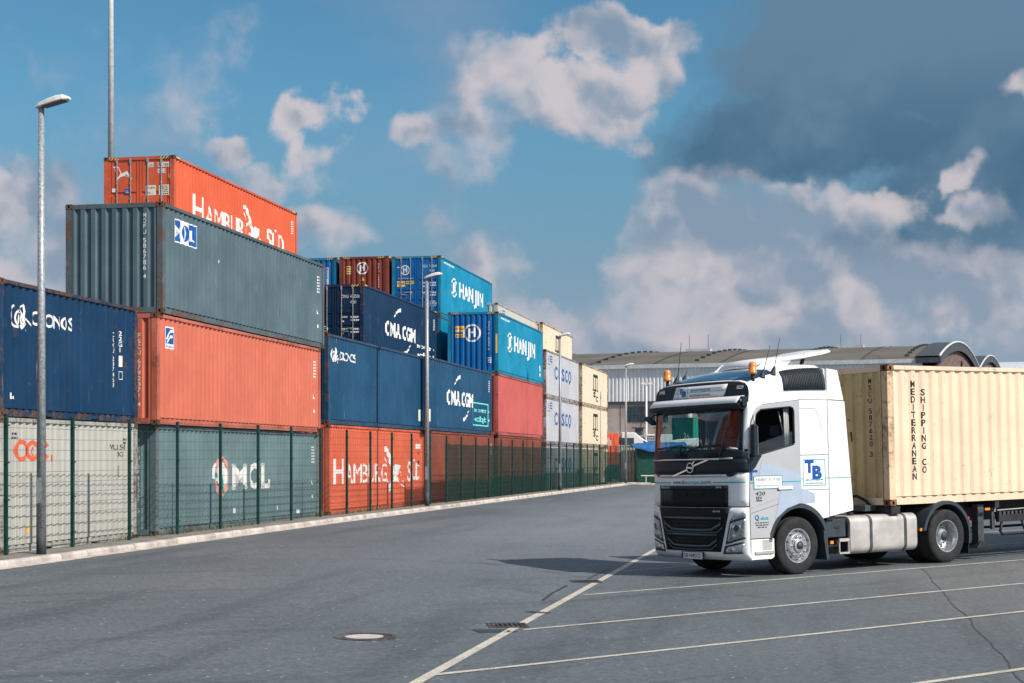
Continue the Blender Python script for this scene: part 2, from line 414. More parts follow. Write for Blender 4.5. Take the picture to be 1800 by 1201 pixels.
def part(name, mb, mat, parent, smooth=False, bevel=0, recalc=True, auto=None):
    me = mb.mesh(name, smooth or auto is not None, recalc); o = ob(name, me, mat, parent)
    if bevel:
        md = o.modifiers.new('bevel', 'BEVEL'); md.width = bevel; md.segments = 2; md.limit_method = 'ANGLE'; md.angle_limit = R(40)
        me.polygons.foreach_set('use_smooth', [True]*len(me.polygons))
        try: md.harden_normals = True
        except Exception: pass
    if auto is not None:
        b = bmesh.new(); b.from_mesh(me)
        for e in b.edges:
            if len(e.link_faces) == 2 and e.calc_face_angle(0) > R(auto): e.smooth = False
        b.to_mesh(me); b.free()
    return o
def thing(name, label, cat, mat4=None, group=None):
    o = bpy.data.objects.new(name, None); COL.objects.link(o); o.empty_display_size = .3
    if mat4 is not None: o.matrix_world = mat4
    o['label'] = label; o['category'] = cat
    if group: o['group'] = group
    return o
def tag(o, label, cat, group=None):
    o['label'] = label; o['category'] = cat
    if group: o['group'] = group
    return o
def structure(o): o['kind'] = 'structure'; return o
def stuff(o): o['kind'] = 'stuff'; return o

# ------------------------------------------------------------------ flat print (lettering and emblems)
TXT = {}
def text_mesh(body, bold, align, line, space):
    k = (body, bold, align, line, space)
    if k in TXT: return TXT[k]
    cu = bpy.data.curves.new('lettering', 'FONT'); cu.body = body; cu.size = 1; cu.align_x = align
    cu.offset = bold; cu.space_line = line; cu.space_character = space; cu.resolution_u = 3; cu.fill_mode = 'FRONT'
    o = bpy.data.objects.new('lettering', cu); COL.objects.link(o)
    me = bpy.data.meshes.new_from_object(o)
    v = [(q.co.x, q.co.y) for q in me.vertices]; f = [tuple(p.vertices) for p in me.polygons]
    bpy.data.objects.remove(o); bpy.data.curves.remove(cu); bpy.data.meshes.remove(me)
    TXT[k] = (v, f); return TXT[k]
class Print:
    """collects flat print in (a,b) and lays it onto a surface given by fn(a,b) -> point; cuts at breakpoints so it follows corrugation"""
    def __init__(s): s.v = []; s.f = []
    def add(s, v, f):
        o = len(s.v); s.v += v; s.f += [tuple(o+i for i in q) for q in f]; return s
    def text(s, body, a, b, h, w=None, bold=0., align='LEFT', line=1., space=1., shear=0.):
        """h: cap height; w: total width (stretches to fit)"""
        v, f = text_mesh(body, bold, align, line, space)
        if not v: return s
        k = h/.70
        x0 = min(p[0] for p in v); x1 = max(p[0] for p in v)
        sx = k if w is None else w/(x1-x0)
        off = 0 if align == 'CENTER' else x0
        s.add([(a+(x-off)*sx+shear*y*k, b+y*k) for x, y in v], f); return s
    def vtext(s, body, a, b, h, pitch, w=None, bold=.01):
        """one character below another; a: centre, b: top"""
        z = b-h
        for ch in body:
            if ch != ' ':
                v, f = text_mesh(ch, bold, 'LEFT', 1., 1.)
                x0 = min(p[0] for p in v); x1 = max(p[0] for p in v); k = h/.70
                sx = k if w is None else min(w/(x1-x0), k*1.6) if ch not in '1I' else k
                s.add([(a+(x-(x0+x1)/2)*sx, z+y*k) for x, y in v], f); z -= pitch
            else: z -= pitch*.55
        return s
    def rect(s, a0, a1, b0, b1): return s.add([(a0,b0),(a1,b0),(a1,b1),(a0,b1)], [(0,1,2,3)])
    def frame(s, a0, a1, b0, b1, w):
        s.rect(a0, a1, b0, b0+w); s.rect(a0, a1, b1-w, b1); s.rect(a0, a0+w, b0+w, b1-w); return s.rect(a1-w, a1, b0+w, b1-w)
    def poly(s, pts): return s.add(list(pts), [tuple(range(len(pts)))])
    def arc(s, ca, cb, ra, rb, w, t0, t1, n=20, taper=0.):
        """curved band; taper>0: the band grows thin towards t0"""
        v = []
        for i in range(n+1):
            q = i/n; t = R(t0+(t1-t0)*q); ww = w*(1-taper+taper*q)
            v += [(ca+ra*math.cos(t), cb+rb*math.sin(t)), (ca+(ra-ww*ra/max(ra, rb))*math.cos(t), cb+(rb-ww*rb/max(ra, rb))*math.sin(t))]
        return s.add(v, [(2*i, 2*i+2, 2*i+3, 2*i+1) for i in range(n)])
    def disc(s, ca, cb, ra, rb, n=24): return s.poly([(ca+ra*math.cos(2*math.pi*i/n), cb+rb*math.sin(2*math.pi*i/n)) for i in range(n)])
    def stroke(s, pts, w, w2=None):
        w2 = w if w2 is None else w2; k = len(pts); v = []
        for i, (a, b) in enumerate(pts):
            p = pts[max(0, i-1)]; q = pts[min(k-1, i+1)]; dx, dy = q[0]-p[0], q[1]-p[1]; l = math.hypot(dx, dy) or 1
            ww = (w+(w2-w)*i/(k-1))/2; v += [(a-dy/l*ww, b+dx/l*ww), (a+dy/l*ww, b-dx/l*ww)]
        return s.add(v, [(2*i, 2*i+1, 2*i+3, 2*i+2) for i in range(k-1)])
    def lay(s, name, fn, mat, parent, breaks=()):
        if not s.v: return None
        bm = bmesh.new(); vs = [bm.verts.new((a, b, 0)) for a, b in s.v]
        for f in s.f:
            try: bm.faces.new([vs[i] for i in f])
            except ValueError: pass
        if breaks:
            lo = min(p[0] for p in s.v); hi = max(p[0] for p in s.v)
            for x in breaks:
                if lo < x < hi:
                    bmesh.ops.bisect_plane(bm, geom=bm.verts[:]+bm.edges[:]+bm.faces[:], plane_co=(x, 0, 0), plane_no=(1, 0, 0), dist=1e-5)
        for v in bm.verts: v.co = Vector(fn(v.co.x, v.co.y))
        me = bpy.data.meshes.new(name); bm.to_mesh(me); bm.free()
        return ob(name, me, mat, parent)

# ------------------------------------------------------------------ the yard: frame of the container rows
A0 = R(11.03)
DV = Vector((math.sin(A0), math.cos(A0), 0)); NV = Vector((-math.cos(A0), math.sin(A0), 0))
def sl(s, l, z=0.): return DV*s+NV*l+Vector((0, 0, z))
def smst(t): t = max(0, min(1, t)); return t*t*(3-2*t)
def lf(s): return 13.87-.27*smst((s-26)/16)-.0083*max(0, s-42)
def lk(s): return lf(s)-.66
def zk(s): return .15+.06*smst((s-24)/18)
def zsl(s, l):
    if l < 3.7: return -.14+.0235*(3.7-max(l, -20))
    return -.14+(zk(s)+.14)*min(1, (l-3.7)/(lk(s)-3.7))
def zroad(x, y):
    p = Vector((x, y, 0)); return zsl(p.dot(DV), p.dot(NV))

ss = [-60, -30, -10]+list(range(0, 132, 3))+[150, 200, 300, 500, 900]
rows = []
for s in ss:
    ls = [-900, -400, -120, -60, -20, -12, -6, -2, 0, 1.5, 3, 3.7, 4.5, 6, 8, 10, 11.5]
    rows.append([sl(s, l, zsl(s, l)) for l in ls]+[sl(s, lk(s), zk(s))])
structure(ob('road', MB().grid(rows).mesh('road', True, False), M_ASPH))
structure(ob('yard_ground', MB().grid([[sl(s, lf(s)+.25, .15), sl(s, 25, .14), sl(s, 60, .14), sl(s, 900, .1)] for s in ss]).mesh('yard_ground', False, False), M_YARD))
structure(ob('pavement', MB().grid([[sl(s, lk(s)+.13, zk(s)+.112), sl(s, lf(s), zk(s)+.125), sl(s, lf(s)+.26, zk(s)+.12), sl(s, lf(s)+.262, .1)] for s in ss if s <= 105]).mesh('pavement', False, False), M_PAVE))
# kerb stones, one metre each
kerb = bpy.data.objects.new('kerb', None); COL.objects.link(kerb); structure(kerb)
kb = MB().prism([(0, -.12), (.14, -.12), (.14, .12), (.035, .12), (0, .075)], 0, .985)
kme = kb.mesh('kerb_stone')
# prism is (x,z) along y: x across (towards the pavement), y along the road
def kerb_at(p, ang, z):
    o = ob('kerb_stone', kme, M_KERB, kerb); o.location = (p[0], p[1], z); o.rotation_euler = (0, 0, ang)
    o.location.z += random.uniform(-.006, .006); o.rotation_euler.y = random.uniform(-.012, .012)
s = 14.0
while s < 103:
    p0 = sl(s, lk(s)); p1 = sl(s+1, lk(s+1)); dd_ = p1-p0
    o = ob('kerb_stone', kme, M_KERB, kerb)
    xa = Vector((dd_.y, -dd_.x, 0)).normalized()*-1; ya = dd_.normalized()
    # x axis points from road towards pavement (left of travel)
    o.matrix_world = Matrix(((xa.x, ya.x, 0, p0.x), (xa.y, ya.y, 0, p0.y), (0, 0, 1, zk(s)+random.uniform(-.004, .004)), (0, 0, 0, 1)))
    s += 1.0
# concrete channel strip in front of the kerb
structure(ob('gutter', MB().grid([[sl(s, lk(s)-.17, zsl(s, lk(s)-.17)+.006), sl(s, lk(s)+.01, zk(s)+.012)] for s in range(10, 106, 2)]).mesh('gutter', False, False), M_GUT))

# painted lines follow the surface
def strip(name, pts, w, mat, lift=.005, step=.8):
    pts = [Vector((p[0], p[1], 0)) for p in pts]; out = []
    for a, b in zip(pts, pts[1:]):
        k = max(1, int((b-a).length/step))
        out += [a+(b-a)*i/k for i in range(k)]
    out.append(pts[-1]); r = []
    for i, p in enumerate(out):
        t = (out[min(i+1, len(out)-1)]-out[max(i-1, 0)]).normalized(); q = Vector((-t.y, t.x, 0))*w/2
        row = []
        for e in (-1, 0, 1):
            c = p+q*e; row.append((c.x, c.y, zroad(c.x, c.y)+lift))
        r.append(row)
    return structure(ob(name, MB().grid(r).mesh(name, False, False), mat))
g0 = sl(8, 3.7); g1 = sl(72, 3.7)
strip('painted_line', [g0, g1], .12, M_LINE)
a34 = R(33.6); bay = Vector((math.cos(a34), math.sin(a34), 0))
for (x, y, ln) in ((2.04, 29.32, 26), (1.07, 24.15, 26), (.12, 19.25, 26), (-.86, 15.20, 26), (-1.72, 10.42, 26), (3.0, 34.6, 26)):
    p = Vector((x, y, 0))+bay*.02; strip('painted_line', [p, p+bay*ln], .105, M_LINE, .0055)
# tar seam and repair patches in the asphalt
cr = [sl(14+i*.35, -1.78+.02*math.sin(i*.6)+random.uniform(-.02, .02)) for i in range(44)]
strip('tar_seam', cr, .020, M_SEAM, .004, .2)
for pts, w in (([(-.45, 19.05), (.02, 19.2)], .34), ([(.2, 21.55), (.5, 21.35)], .16), ([(.9, 25.9), (.62, 24.4), (.45, 23.2)], .05), ([(1.3, 27.3), (1.9, 30.2)], .04)):
    strip('tar_patch', pts, w, M_TAR, .0035, .2)

def arc_mark(cx, cy, r, a0, a1, w):
    k = 24; strip('tyre_mark', [(cx+r*math.cos(R(a0+(a1-a0)*i/k)), cy+r*math.sin(R(a0+(a1-a0)*i/k))) for i in range(k+1)], w, M_RUB, .003, .4)
for a in ((9.5, 9.0, 9.0, 118, 175, .22), (9.5, 9.0, 7.1, 112, 175, .22), (-6, 36, 12, -60, 10, .25), (-6, 36, 10.1, -60, 10, .25), (14, 28, 11.5, 165, 235, .28), (-14, 20, 15, -30, 35, .3), (-14, 20, 17, -28, 38, .3), (2, 50, 20, -110, -70, .3)): arc_mark(*a)
def on_ground(x, y, ang=0., lift=0.):
    return Matrix.Translation((x, y, zroad(x, y)+lift)) @ Matrix.Rotation(ang, 4, 'Z')
# manhole
mh = thing('manhole_cover', 'round manhole cover with pale concrete centre and dark iron rim in the road', 'manhole', on_ground(-1.70, 18.15))
def ring(r0, r1, z0, z1, n=40):
    b = MB(); v = []
    for r, z in ((r0, z0), (r0, z1), (r1, z1), (r1, z0)):
        v += [(r*math.cos(2*math.pi*i/n), r*math.sin(2*math.pi*i/n), z) for i in range(n)]
    f = [(k*n+i, k*n+(i+1) % n, (k+1)*n+(i+1) % n, (k+1)*n+i) for k in range(3) for i in range(n)]
    b.add(v, f); return b
part('outer_rim', ring(.325, .37, -.02, .010), M_IRON, mh)
part('cover_ring', ring(.225, .315, -.02, .007), M_IRON, mh)
b_ = MB(); b_.cyl((0, 0, -.02), (0, 0, .009), .222, .222, 40); part('concrete_centre', b_, M_LIDC, mh)
# drains along the line
for i, (x, y, lab) in enumerate(((-.06, 19.74, 'black iron drain grate beside the solid line, nearest to the camera'), (1.25, 26.75, 'black iron drain grate beside the solid line, in front of the truck'))):
    dr = thing('drain_grate', lab, 'drain', on_ground(x, y, R(6), .002), 'drain grates along the solid line')
    b_ = MB()
    for q in ((-.25, .25, -.25, -.21), (-.25, .25, .21, .25), (-.25, -.21, -.21, .21), (.21, .25, -.21, .21)): b_.box(q[0], q[1], q[2], q[3], -.03, .012)
    part('grate_frame', b_, M_IRON, dr)
    part('pit', MB().box(-.21, .21, -.21, .21, -.01, .003), M_HOLE, dr)
    bme = MB().bar((0, -.21, .006), (0, .21, .006), .022, .012).mesh('grate_bar')
    for k in range(7): ob('grate_bar', bme, M_IRON, dr, (-.18+k*.06, 0, 0))

# ------------------------------------------------------------------ shipping containers
W = 2.438
def corr(a0, a1, pitch, f_out, f_in, D):
    """breakpoints (a, depth) of a trapezoid corrugation between a0 and a1"""
    k = max(1, round((a1-a0)/pitch)); p = (a1-a0)/k; sl_ = (1-f_out-f_in)/2; out = [(a0, 0.)]
    for i in range(k):
        b = a0+i*p
        out += [(b+p*f_out/2, 0.), (b+p*(f_out/2+sl_), D), (b+p*(f_out/2+sl_+f_in), D), (b+p*(1-f_out/2), 0.)]
    out.append((a1, 0.)); return out
def depth(br, a):
    for (a0, d0), (a1, d1) in zip(br, br[1:]):
        if a0 <= a <= a1: return d0+(d1-d0)*(a-a0)/max(1e-9, a1-a0)
    return 0.
CACHE = {}
def cached(k, fn):
    if k not in CACHE: CACHE[k] = fn()
    return CACHE[k]
SIDE_IN = .026
def side_br(L): return corr(.17, L-.17, .278, .27, .25, .034)
def end_br(): return corr(.17, W-.17, .262, .40, .34, .045)
def slot_face(b, o, u, v, nrm, wu, wv, ru, rv, dp):
    """rectangle with an oval recess; o corner, u/v unit axes, nrm outward"""
    o, u, v, nrm = map(Vector, (o, u, v, nrm)); n = 12; c = o+u*wu/2+v*wv/2; vs = []
    for ring_ in range(3):
        for i in range(n):
            t = 2*math.pi*(i+.5)/n; ca, sa = math.cos(t), math.sin(t)
            if ring_ == 0:
                k = min(wu/2/max(1e-6, abs(ca)), wv/2/max(1e-6, abs(sa))); vs.append(c+u*ca*k+v*sa*k)
            else: vs.append(c+u*ca*ru+v*sa*rv-nrm*(dp if ring_ == 2 else 0))
    fs = [(r_*n+i, r_*n+(i+1) % n, (r_+1)*n+(i+1) % n, (r_+1)*n+i) for r_ in range(2) for i in range(n)]+[tuple(2*n+i for i in range(n))]
    b.add(vs, fs)
def casting(sx, sy):
    """corner casting; outer corner at origin, body towards (+sx,+sy)"""
    b = MB(); X, Y, Z = .178, .162, .118
    slot_face(b, (0, 0, 0), (0, sy, 0), (0, 0, 1), (-sx, 0, 0), Y, Z, .032, .042, .05)
    slot_face(b, (0, 0, 0), (sx, 0, 0), (0, 0, 1), (0, -sy, 0), X, Z, .030, .042, .05)
    x, y = sx*X, sy*Y
    b.add([(x,0,0),(x,y,0),(x,y,Z),(x,0,Z),(0,y,0),(0,y,Z),(0,0,0),(0,0,Z)], [(0,1,2,3),(1,4,5,2),(6,0,1,4),(7,3,2,5)])
    return b.mesh('corner_casting')
def container(s, l, z, L, H, mats, label, ends=('wall', 'door'), group=None, dyaw=0., M=None, pockets=False, hidden=False, haz=False, name='shipping_container'):
    """mats: (paint, frame paint). local x along the length from the near end, y away from the road, z up"""
    pm, fm = mats[0], mats[1]; em = mats[2] if len(mats) > 2 else pm
    if M is None:
        p = sl(s, l, z); a = A0+R(dyaw)
        M = Matrix.Translation(p) @ Matrix.Rotation(math.pi/2-a, 4, 'Z')
    t = thing(name, label, 'container', M, group)
    br = side_br(L); zt = H-.085; zb = .168
    def fside():
        b = MB(); b.grid([[(a, SIDE_IN+d, zb) for a, d in br], [(a, SIDE_IN+d, zt) for a, d in br]]); return b.mesh('side_wall', False, False)
    def fside2():
        b = MB(); b.grid([[(a, W-SIDE_IN-d, zt) for a, d in br], [(a, W-SIDE_IN-d, zb) for a, d in br]]); return b.mesh('side_wall', False, False)
    ob('side_wall', cached(('s', L, H), fside), pm, t); ob('side_wall', cached(('s2', L, H), fside2), pm, t)
    for y0, y1, q in ((.006, .066, 0), (W-.066, W-.006, 1)):
        ob('top_rail', cached(('tr', L, H, q), lambda: MB().box(.17, L-.17, y0, y1, H-.088, H-.014).mesh('top_rail')), fm, t)
        def frail():
            b = MB(); ya, yb = (y0+.054, y1+.02) if q == 0 else (y0-.02, y1-.054)
            if pockets:
                cuts = [.17, L/2-1.20, L/2-.85, L/2+.85, L/2+1.20, L-.17]
                for i in (0, 2, 4): b.box(cuts[i], cuts[i+1], ya, yb, .018, .158)
                b.box(cuts[1], cuts[4], ya, yb, .135, .158)
            else: b.box(.17, L-.17, ya, yb, .018, .158)
            return b.mesh('bottom_rail')
        ob('bottom_rail', cached(('brl', L, pockets, q), frail), fm, t)
    ob('roof', cached(('rf', L, H), lambda: MB().box(.05, L-.05, .06, W-.06, H-.05, H-.03).mesh('roof')), fm, t)
    ob('floor', cached(('fl', L), lambda: MB().box(.05, L-.05, .07, W-.07, .05, .15).mesh('floor')), fm, t)
    for ix in (0, 1):
        for iy in (0, 1):
            def fpost():
                xa, xb = (.006, .165) if ix == 0 else (L-.165, L-.006); ya, yb = (.006, .150) if iy == 0 else (W-.150, W-.006)
                return MB().box(xa, xb, ya, yb, .118, H-.118).mesh('corner_post')
            ob('corner_post', cached(('cp', L, H, ix, iy), fpost), fm, t)
            me = cached(('cc', ix, iy), lambda: casting(1 if ix == 0 else -1, 1 if iy == 0 else -1))
            for zz in (0, H-.118): ob('corner_casting', me, mats[3] if len(mats) > 3 else fm, t, (L*ix, W*iy, zz))
    for ix, kind in enumerate(ends):
        X = (lambda x: x) if ix == 0 else (lambda x: L-x)
        def bx(nm, x0, x1, y0, y1, z0, z1, mat, par=t):
            return ob(nm, cached((nm, L, H, ix, x0, x1, y0, y1, z0, z1), lambda: MB().box(min(X(x0), X(x1)), max(X(x0), X(x1)), y0, y1, z0, z1).mesh(nm)), mat, par)
        bx('header_beam', .008, .12, .17, W-.17, H-.118, H-.012, fm)
        bx('sill_beam', .008, .12, .17, W-.17, .02, .15, fm)
        if kind == 'wall':
            eb = end_br()
            def fe():
                b = MB(); r1 = [(X(.014+d), a, .152) for a, d in eb]; r2 = [(X(.014+d), a, H-.12) for a, d in eb]
                b.grid([r2, r1] if ix == 0 else [r1, r2]); return b.mesh('end_wall', False, False)
            ob('end_wall', cached(('e', L, H, ix), fe), em, t)
        else:
            for k, (ya, yb) in enumerate(((.165, W/2-.012), (W/2+.012, W-.165))):
                def fd():
                    b = MB(); b.box(min(X(.055), X(.085)), max(X(.055), X(.085)), ya, yb, .16, H-.125)
                    zs = [.16, .74, 1.22, 1.70, H-.125]
                    if H < 2.7: zs = [.16, .66, 1.14, 1.62, H-.125]
                    for za, zc in zip(zs, zs[1:]):       # raised door panels between frame members
                        b.box(min(X(.030), X(.054)), max(X(.030), X(.054)), ya+.10, yb-.10, za+.055, zc-.055)
                    for (y0, y1) in ((ya, ya+.07), (yb-.07, yb)): b.box(min(X(.028), X(.054)), max(X(.028), X(.054)), y0, y1, .16, H-.125)
                    b.box(min(X(.028), X(.054)), max(X(.028), X(.054)), ya+.072, yb-.072, .16, .20); b.box(min(X(.028), X(.054)), max(X(.028), X(.054)), ya+.072, yb-.072, H-.165, H-.125)
                    return b.mesh('door')
                dr = ob('door', cached(('d', L, H, ix, k), fd), em, t)
                if hidden: continue
                for q in (.27, .72):
                    yy = ya+(yb-ya)*q
                    def fb():
                        b = MB(); b.cyl((X(.012), yy, .10), (X(.012), yy, H-.07), .017, n=8)
                        for zz, hh in ((.13, .12), (H-.22, .16)): b.box(min(X(-.008), X(.03)), max(X(-.008), X(.03)), yy-.03, yy+.03, zz, zz+hh)
                        for zz in (.75, 1.5, 2.0): b.box(min(X(-.006), X(.03)), max(X(-.006), X(.03)), yy-.024, yy+.024, zz, zz+.05)
                        return b.mesh('locking_bar')
                    ob('locking_bar', cached(('lb', L, H, ix, k, q), fb), M_ZINC, dr)
                def fh():
                    b = MB(); y0 = ya+(yb-ya)*.27
                    b.bar((X(-.012), y0, 1.16), (X(-.012), y0+.30, 1.13), .02, .035); b.bar((X(-.012), ya+(yb-ya)*.72, 1.05), (X(-.012), ya+(yb-ya)*.72-.30, 1.02), .02, .035)
                    return b.mesh('door_handle')
                ob('door_handle', cached(('dh', L, H, ix, k), fh), M_ZINC, dr)
                hy = (ya-.035) if k == 0 else yb+.0
                def fhg():
                    b = MB()
                    for zz in (.42, .95, 1.55, 2.1): b.box(min(X(.0), X(.05)), max(X(.0), X(.05)), hy, hy+.035, zz, zz+.09)
                    return b.mesh('hinge')
                ob('hinge', cached(('hg', L, H, ix, k), fhg), em, dr)
    if haz:
        for (y0, y1) in ((.19, .52), (W-.52, W-.19)):
            ob('warning_strip', cached(('hz', H, y0), lambda: MB().box(.003, .0075, y0, y1, H-.105, H-.03).mesh('warning_strip')), M_HAZ, t)
        for (x0, x1) in ((.20, .50), (L-.50, L-.20)):
            ob('warning_strip', cached(('hz2', L, H, x0), lambda: MB().box(x0, x1, .002, .0055, H-.085, H-.02).mesh('warning_strip')), M_HAZ, t)
    t['L'] = L; t['H'] = H
    return t
def on_side(t):
    br = side_br(t['L']); return (lambda a, b: (a, SIDE_IN+depth(br, a)-.004, b)), [q[0] for q in br]
def on_end(t):
    """print on the near end wall; a runs to the right as seen (towards the road)"""
    br = end_br(); return (lambda a, b: (.014+depth(br, W-a)-.004, W-a, b)), [W-q[0] for q in br]
def on_door(t): return (lambda a, b: (.024, W-a, b)), []
def side(t, name, mat, pr):
    fn, br = on_side(t); return pr.lay(name, fn, mat, t, br)
def end(t, name, mat, pr, door=False):
    fn, br = on_door(t) if door else on_end(t); return pr.lay(name, fn, mat, t, br)
def paint(name, col, rust=.25, **kw):
    i = len(MATS)
    return (steel_paint(name, col, rust, seed=i, **kw), steel_paint(name+'_frame', tuple(x*.9 for x in col), min(1, rust+.35), fade=.25, streak=.5, seed=i+.5),
            steel_paint(name+'_end', tuple(x*.97 for x in col), rust*.8, seed=i+.3, **kw), steel_paint(name+'_casting', tuple(x*.8+.01 for x in col), min(1.15, rust+.75), fade=.3, streak=.6, seed=i+.7))
Z0 = .15; ST = 2.591; HC = 2.896; L40 = 12.192; L20 = 6.058
P_GREY = paint('slate_paint', (.092, .142, .168), .30, streak=.45)
P_GREY2 = paint('slate_green_paint', (.150, .222, .240), .25)
P_TEX = paint('salmon_paint', (.60, .150, .092), .18, fade=.10, streak=.18)
P_NAVY = paint('navy_paint', (.0012, .034, .094), .32, streak=.5)
P_NAVY2 = paint('blue_paint', (.009, .066, .145), .22)
P_NAVY3 = paint('deep_blue_paint', (.0012, .027, .075), .16)
P_HAM = paint('orange_red_paint', (.70, .115, .046), .14, fade=.08, streak=.16)
P_HAM2 = paint('sun_bleached_orange_paint', (.74, .135, .062), .20, fade=.12, streak=.2)
P_RED = paint('brick_red_paint', (.52, .105, .092), .16, fade=.10, streak=.16)
P_BRN = paint('rust_brown_paint', (.30, .068, .042), .28)
P_MAR = paint('maroon_paint', (.23, .042, .026), .22)
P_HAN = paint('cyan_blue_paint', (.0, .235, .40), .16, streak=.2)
P_HAN = P_HAN[:2]+(steel_paint('shaded_blue_end_paint', (.002, .125, .37), .14, streak=.2, seed=41),)+P_HAN[3:]  # ends bluer and darker than the sides: shade put into the colour
P_COS = paint('pale_grey_paint', (.47, .47, .50), .42, fade=.08, streak=.15)
P_MSC = paint('cream_paint', (.74, .61, .46), .40, fade=.06, streak=.12)
P_OFF = paint('off_white_paint', (.52, .50, .46), .22, fade=.08)
P_GRN = paint('sea_green_paint', (.02, .30, .20), .2)
P_GRN2 = paint('light_green_paint', (.20, .52, .38), .2)
GV = 'stacked shipping containers behind the fence'
GHID = 'containers hidden inside the stacks'
LHID = 'plain container hidden inside the stack, carrying the visible upper boxes'

# ---- emblems
def horse(p, a0, b0, w, h):
    """rampant horse emblem made of curls"""
    q = lambda x, y: (a0+x*w, b0+y*h)
    p.arc(a0+.30*w, b0+.50*h, .30*w, .50*h, .10*h, 110, 285, 22, .0)
    p.arc(a0+.34*w, b0+.42*h, .13*w, .34*h, .11*h, 0, 360, 22)
    p.stroke([q(.36, .55), q(.34, .25), q(.40, .10)], .05*w, .09*w)
    p.stroke([q(.62, 1.0), q(.52, .92), q(.50, .84)], .05*w, .02*w)
    p.stroke([q(.61, .98), q(.64, .72), q(.60, .45), q(.64, .22), q(.52, .05)], .07*w, .12*w)
    p.stroke([q(.50, .80), q(.56, .62), q(.52, .40), q(.56, .15)], .03*w, .05*w)
    p.stroke([q(.64, .38), q(.76, .48), q(.88, .36), q(.97, .18)], .06*w, .03*w)
    p.stroke([q(.64, .20), q(.76, .22), q(.74, .05), q(.70, -.08)], .06*w, .04*w)
    for x, y in ((.44, .78), (.40, .68), (.47, .66), (.30, .72), (.68, .75)): p.disc(*q(x, y), .022*w, .03*h, 8)
    return p
def flag(p, a0, b0, w, h):
    """swallow-tailed pennant with a crossing"""
    q = lambda x, y: (a0+x*w, b0+y*h)
    p.stroke([q(.0, .98), q(.10, .99), q(.22, .84), q(.34, .60), q(.46, .36)], .06*w, .13*w)
    p.poly([q(.42, .54), q(.52, .62), q(.74, .60), q(.70, .44), q(.60, .34), q(.48, .40)])
    p.poly([q(.44, .38), q(.60, .36), q(.66, .22), q(.82, .08), q(1.0, .02), q(.88, .10), q(.60, .20), q(.40, .20), q(.34, .28)])
    p.stroke([q(.34, .30), q(.28, .14), q(.20, -.06), q(.30, .06), q(.40, .22)], .05*w, .04*w)
    p.stroke([q(.02, .86), q(.10, .66)], .018*w); p.stroke([q(.14, .26), q(.24, .04)], .018*w)
    p.stroke([q(.72, .44), q(.80, .34)], .018*w); p.stroke([q(.84, .28), q(.90, .18)], .018*w)
    return p
def ring_h(p, a, b, r, rx=None):
    rx = r if rx is None else rx; k = rx/r
    p.arc(a, b, rx, r, r*.20, 0, 360, 36)
    p.rect(a-.42*rx, a-.18*rx, b-.62*r, b+.52*r); p.rect(a+.18*rx, a+.42*rx, b-.45*r, b+.62*r); p.rect(a-.18*rx, a+.18*rx, b-.02*r, b+.20*r)
    return p.stroke([(a-.30*rx, b-.5*r), (a-.48*rx, b-.66*r), (a-.62*rx, b-.56*r)], .16*r)
def swoosh(p, a, b, w, h):
    """upper and lower curved flame strokes"""
    p.arc(a, b, w, h, .26*h, 152, 100, 12, .85); p.arc(a, b, w, h, .26*h, -28, -80, 12, .85); return p
def tiny(p, a, b, n, lh, w, seed):
    """rows of very small print, unreadable at this distance"""
    rnd = random.Random(seed)
    for i in range(n):
        x = a
        while x < a+w:
            q = rnd.uniform(.03, .07); p.rect(x, min(a+w, x+q), b-i*lh-lh*.55, b-i*lh); x += q+.02
    return p
def tail_marks(t, num='', col=None, x=None, H=None, cream=True):
    """number column and data at the far end of the side"""
    L_, H_ = t['L'], t['H']; p = Print(); c = L_-.62
    p.vtext(num, c-.30, H_-.35, .070, .105, .075, .002); tiny(p, c+.05, H_-.42, 6, .09, .16, len(num)+int(L_)); side(t, 'lettering', col or M_WHITE, p)
    p = Print(); p.poly([(c-.02, 1.02), (c+.12, 1.02), (c+.02, 1.20)]); p.rect(c+.06, c+.12, .60, .70); side(t, 'warning_mark', M_CREAMP, p)

# ---- block of two short containers at the left edge
c = container(26.99, 14.97, Z0, L20, ST, P_OFF, 'off-white short container with orange ring lettering behind the green fence', ('wall', 'door'), GV, pockets=True)
p = Print(); p.arc(.88, 1.96, .27, .21, .11, 0, 360, 24); p.arc(1.33, 1.96, .24, .21, .09, 0, 360, 24); p.arc(1.34, 1.94, .10, .10, .04, 40, 320, 14); p.arc(1.78, 1.96, .26, .21, .11, 30, 330, 20); p.rect(2.04, 2.14, 1.75, 1.88)
side(c, 'lettering', M_ORANGEP, p)
p = Print(); p.text('WLU 543', 4.72, 2.0, .11, .80, .008).text('22G1', 5.05, 1.85, .10, .36, .006).frame(5.08, 5.22, 1.42, 1.64, .016).text('2', 5.10, 1.48, .10); tiny(p, .5, 2.3, 2, .08, .2, 3); tiny(p, 5.35, 2.25, 2, .08, .2, 4)
side(c, 'lettering', M_BLACKP, p)
p = Print(); p.rect(1.02, 1.2, .35, .5); side(c, 'sticker', M_YELP, p)
c = container(26.99, 14.97, Z0+ST, L20, ST, P_NAVY, 'dark blue short container with white horse emblem, above the off-white one at left', ('wall', 'door'), GV, pockets=True)
p = horse(Print(), .46, 1.70, .80, .46); side(c, 'emblem', M_WHITE, p)
p = Print()
x = 1.30
for ch, w, h in (('C', .26, .26), ('R', .20, .25), ('O', .30, .25), ('N', .27, .25), ('O', .26, .25), ('S', .17, .26)):
    p.text(ch, x, 1.82, h, w, .022); x += w+.045
side(c, 'lettering', M_WHITE, p)
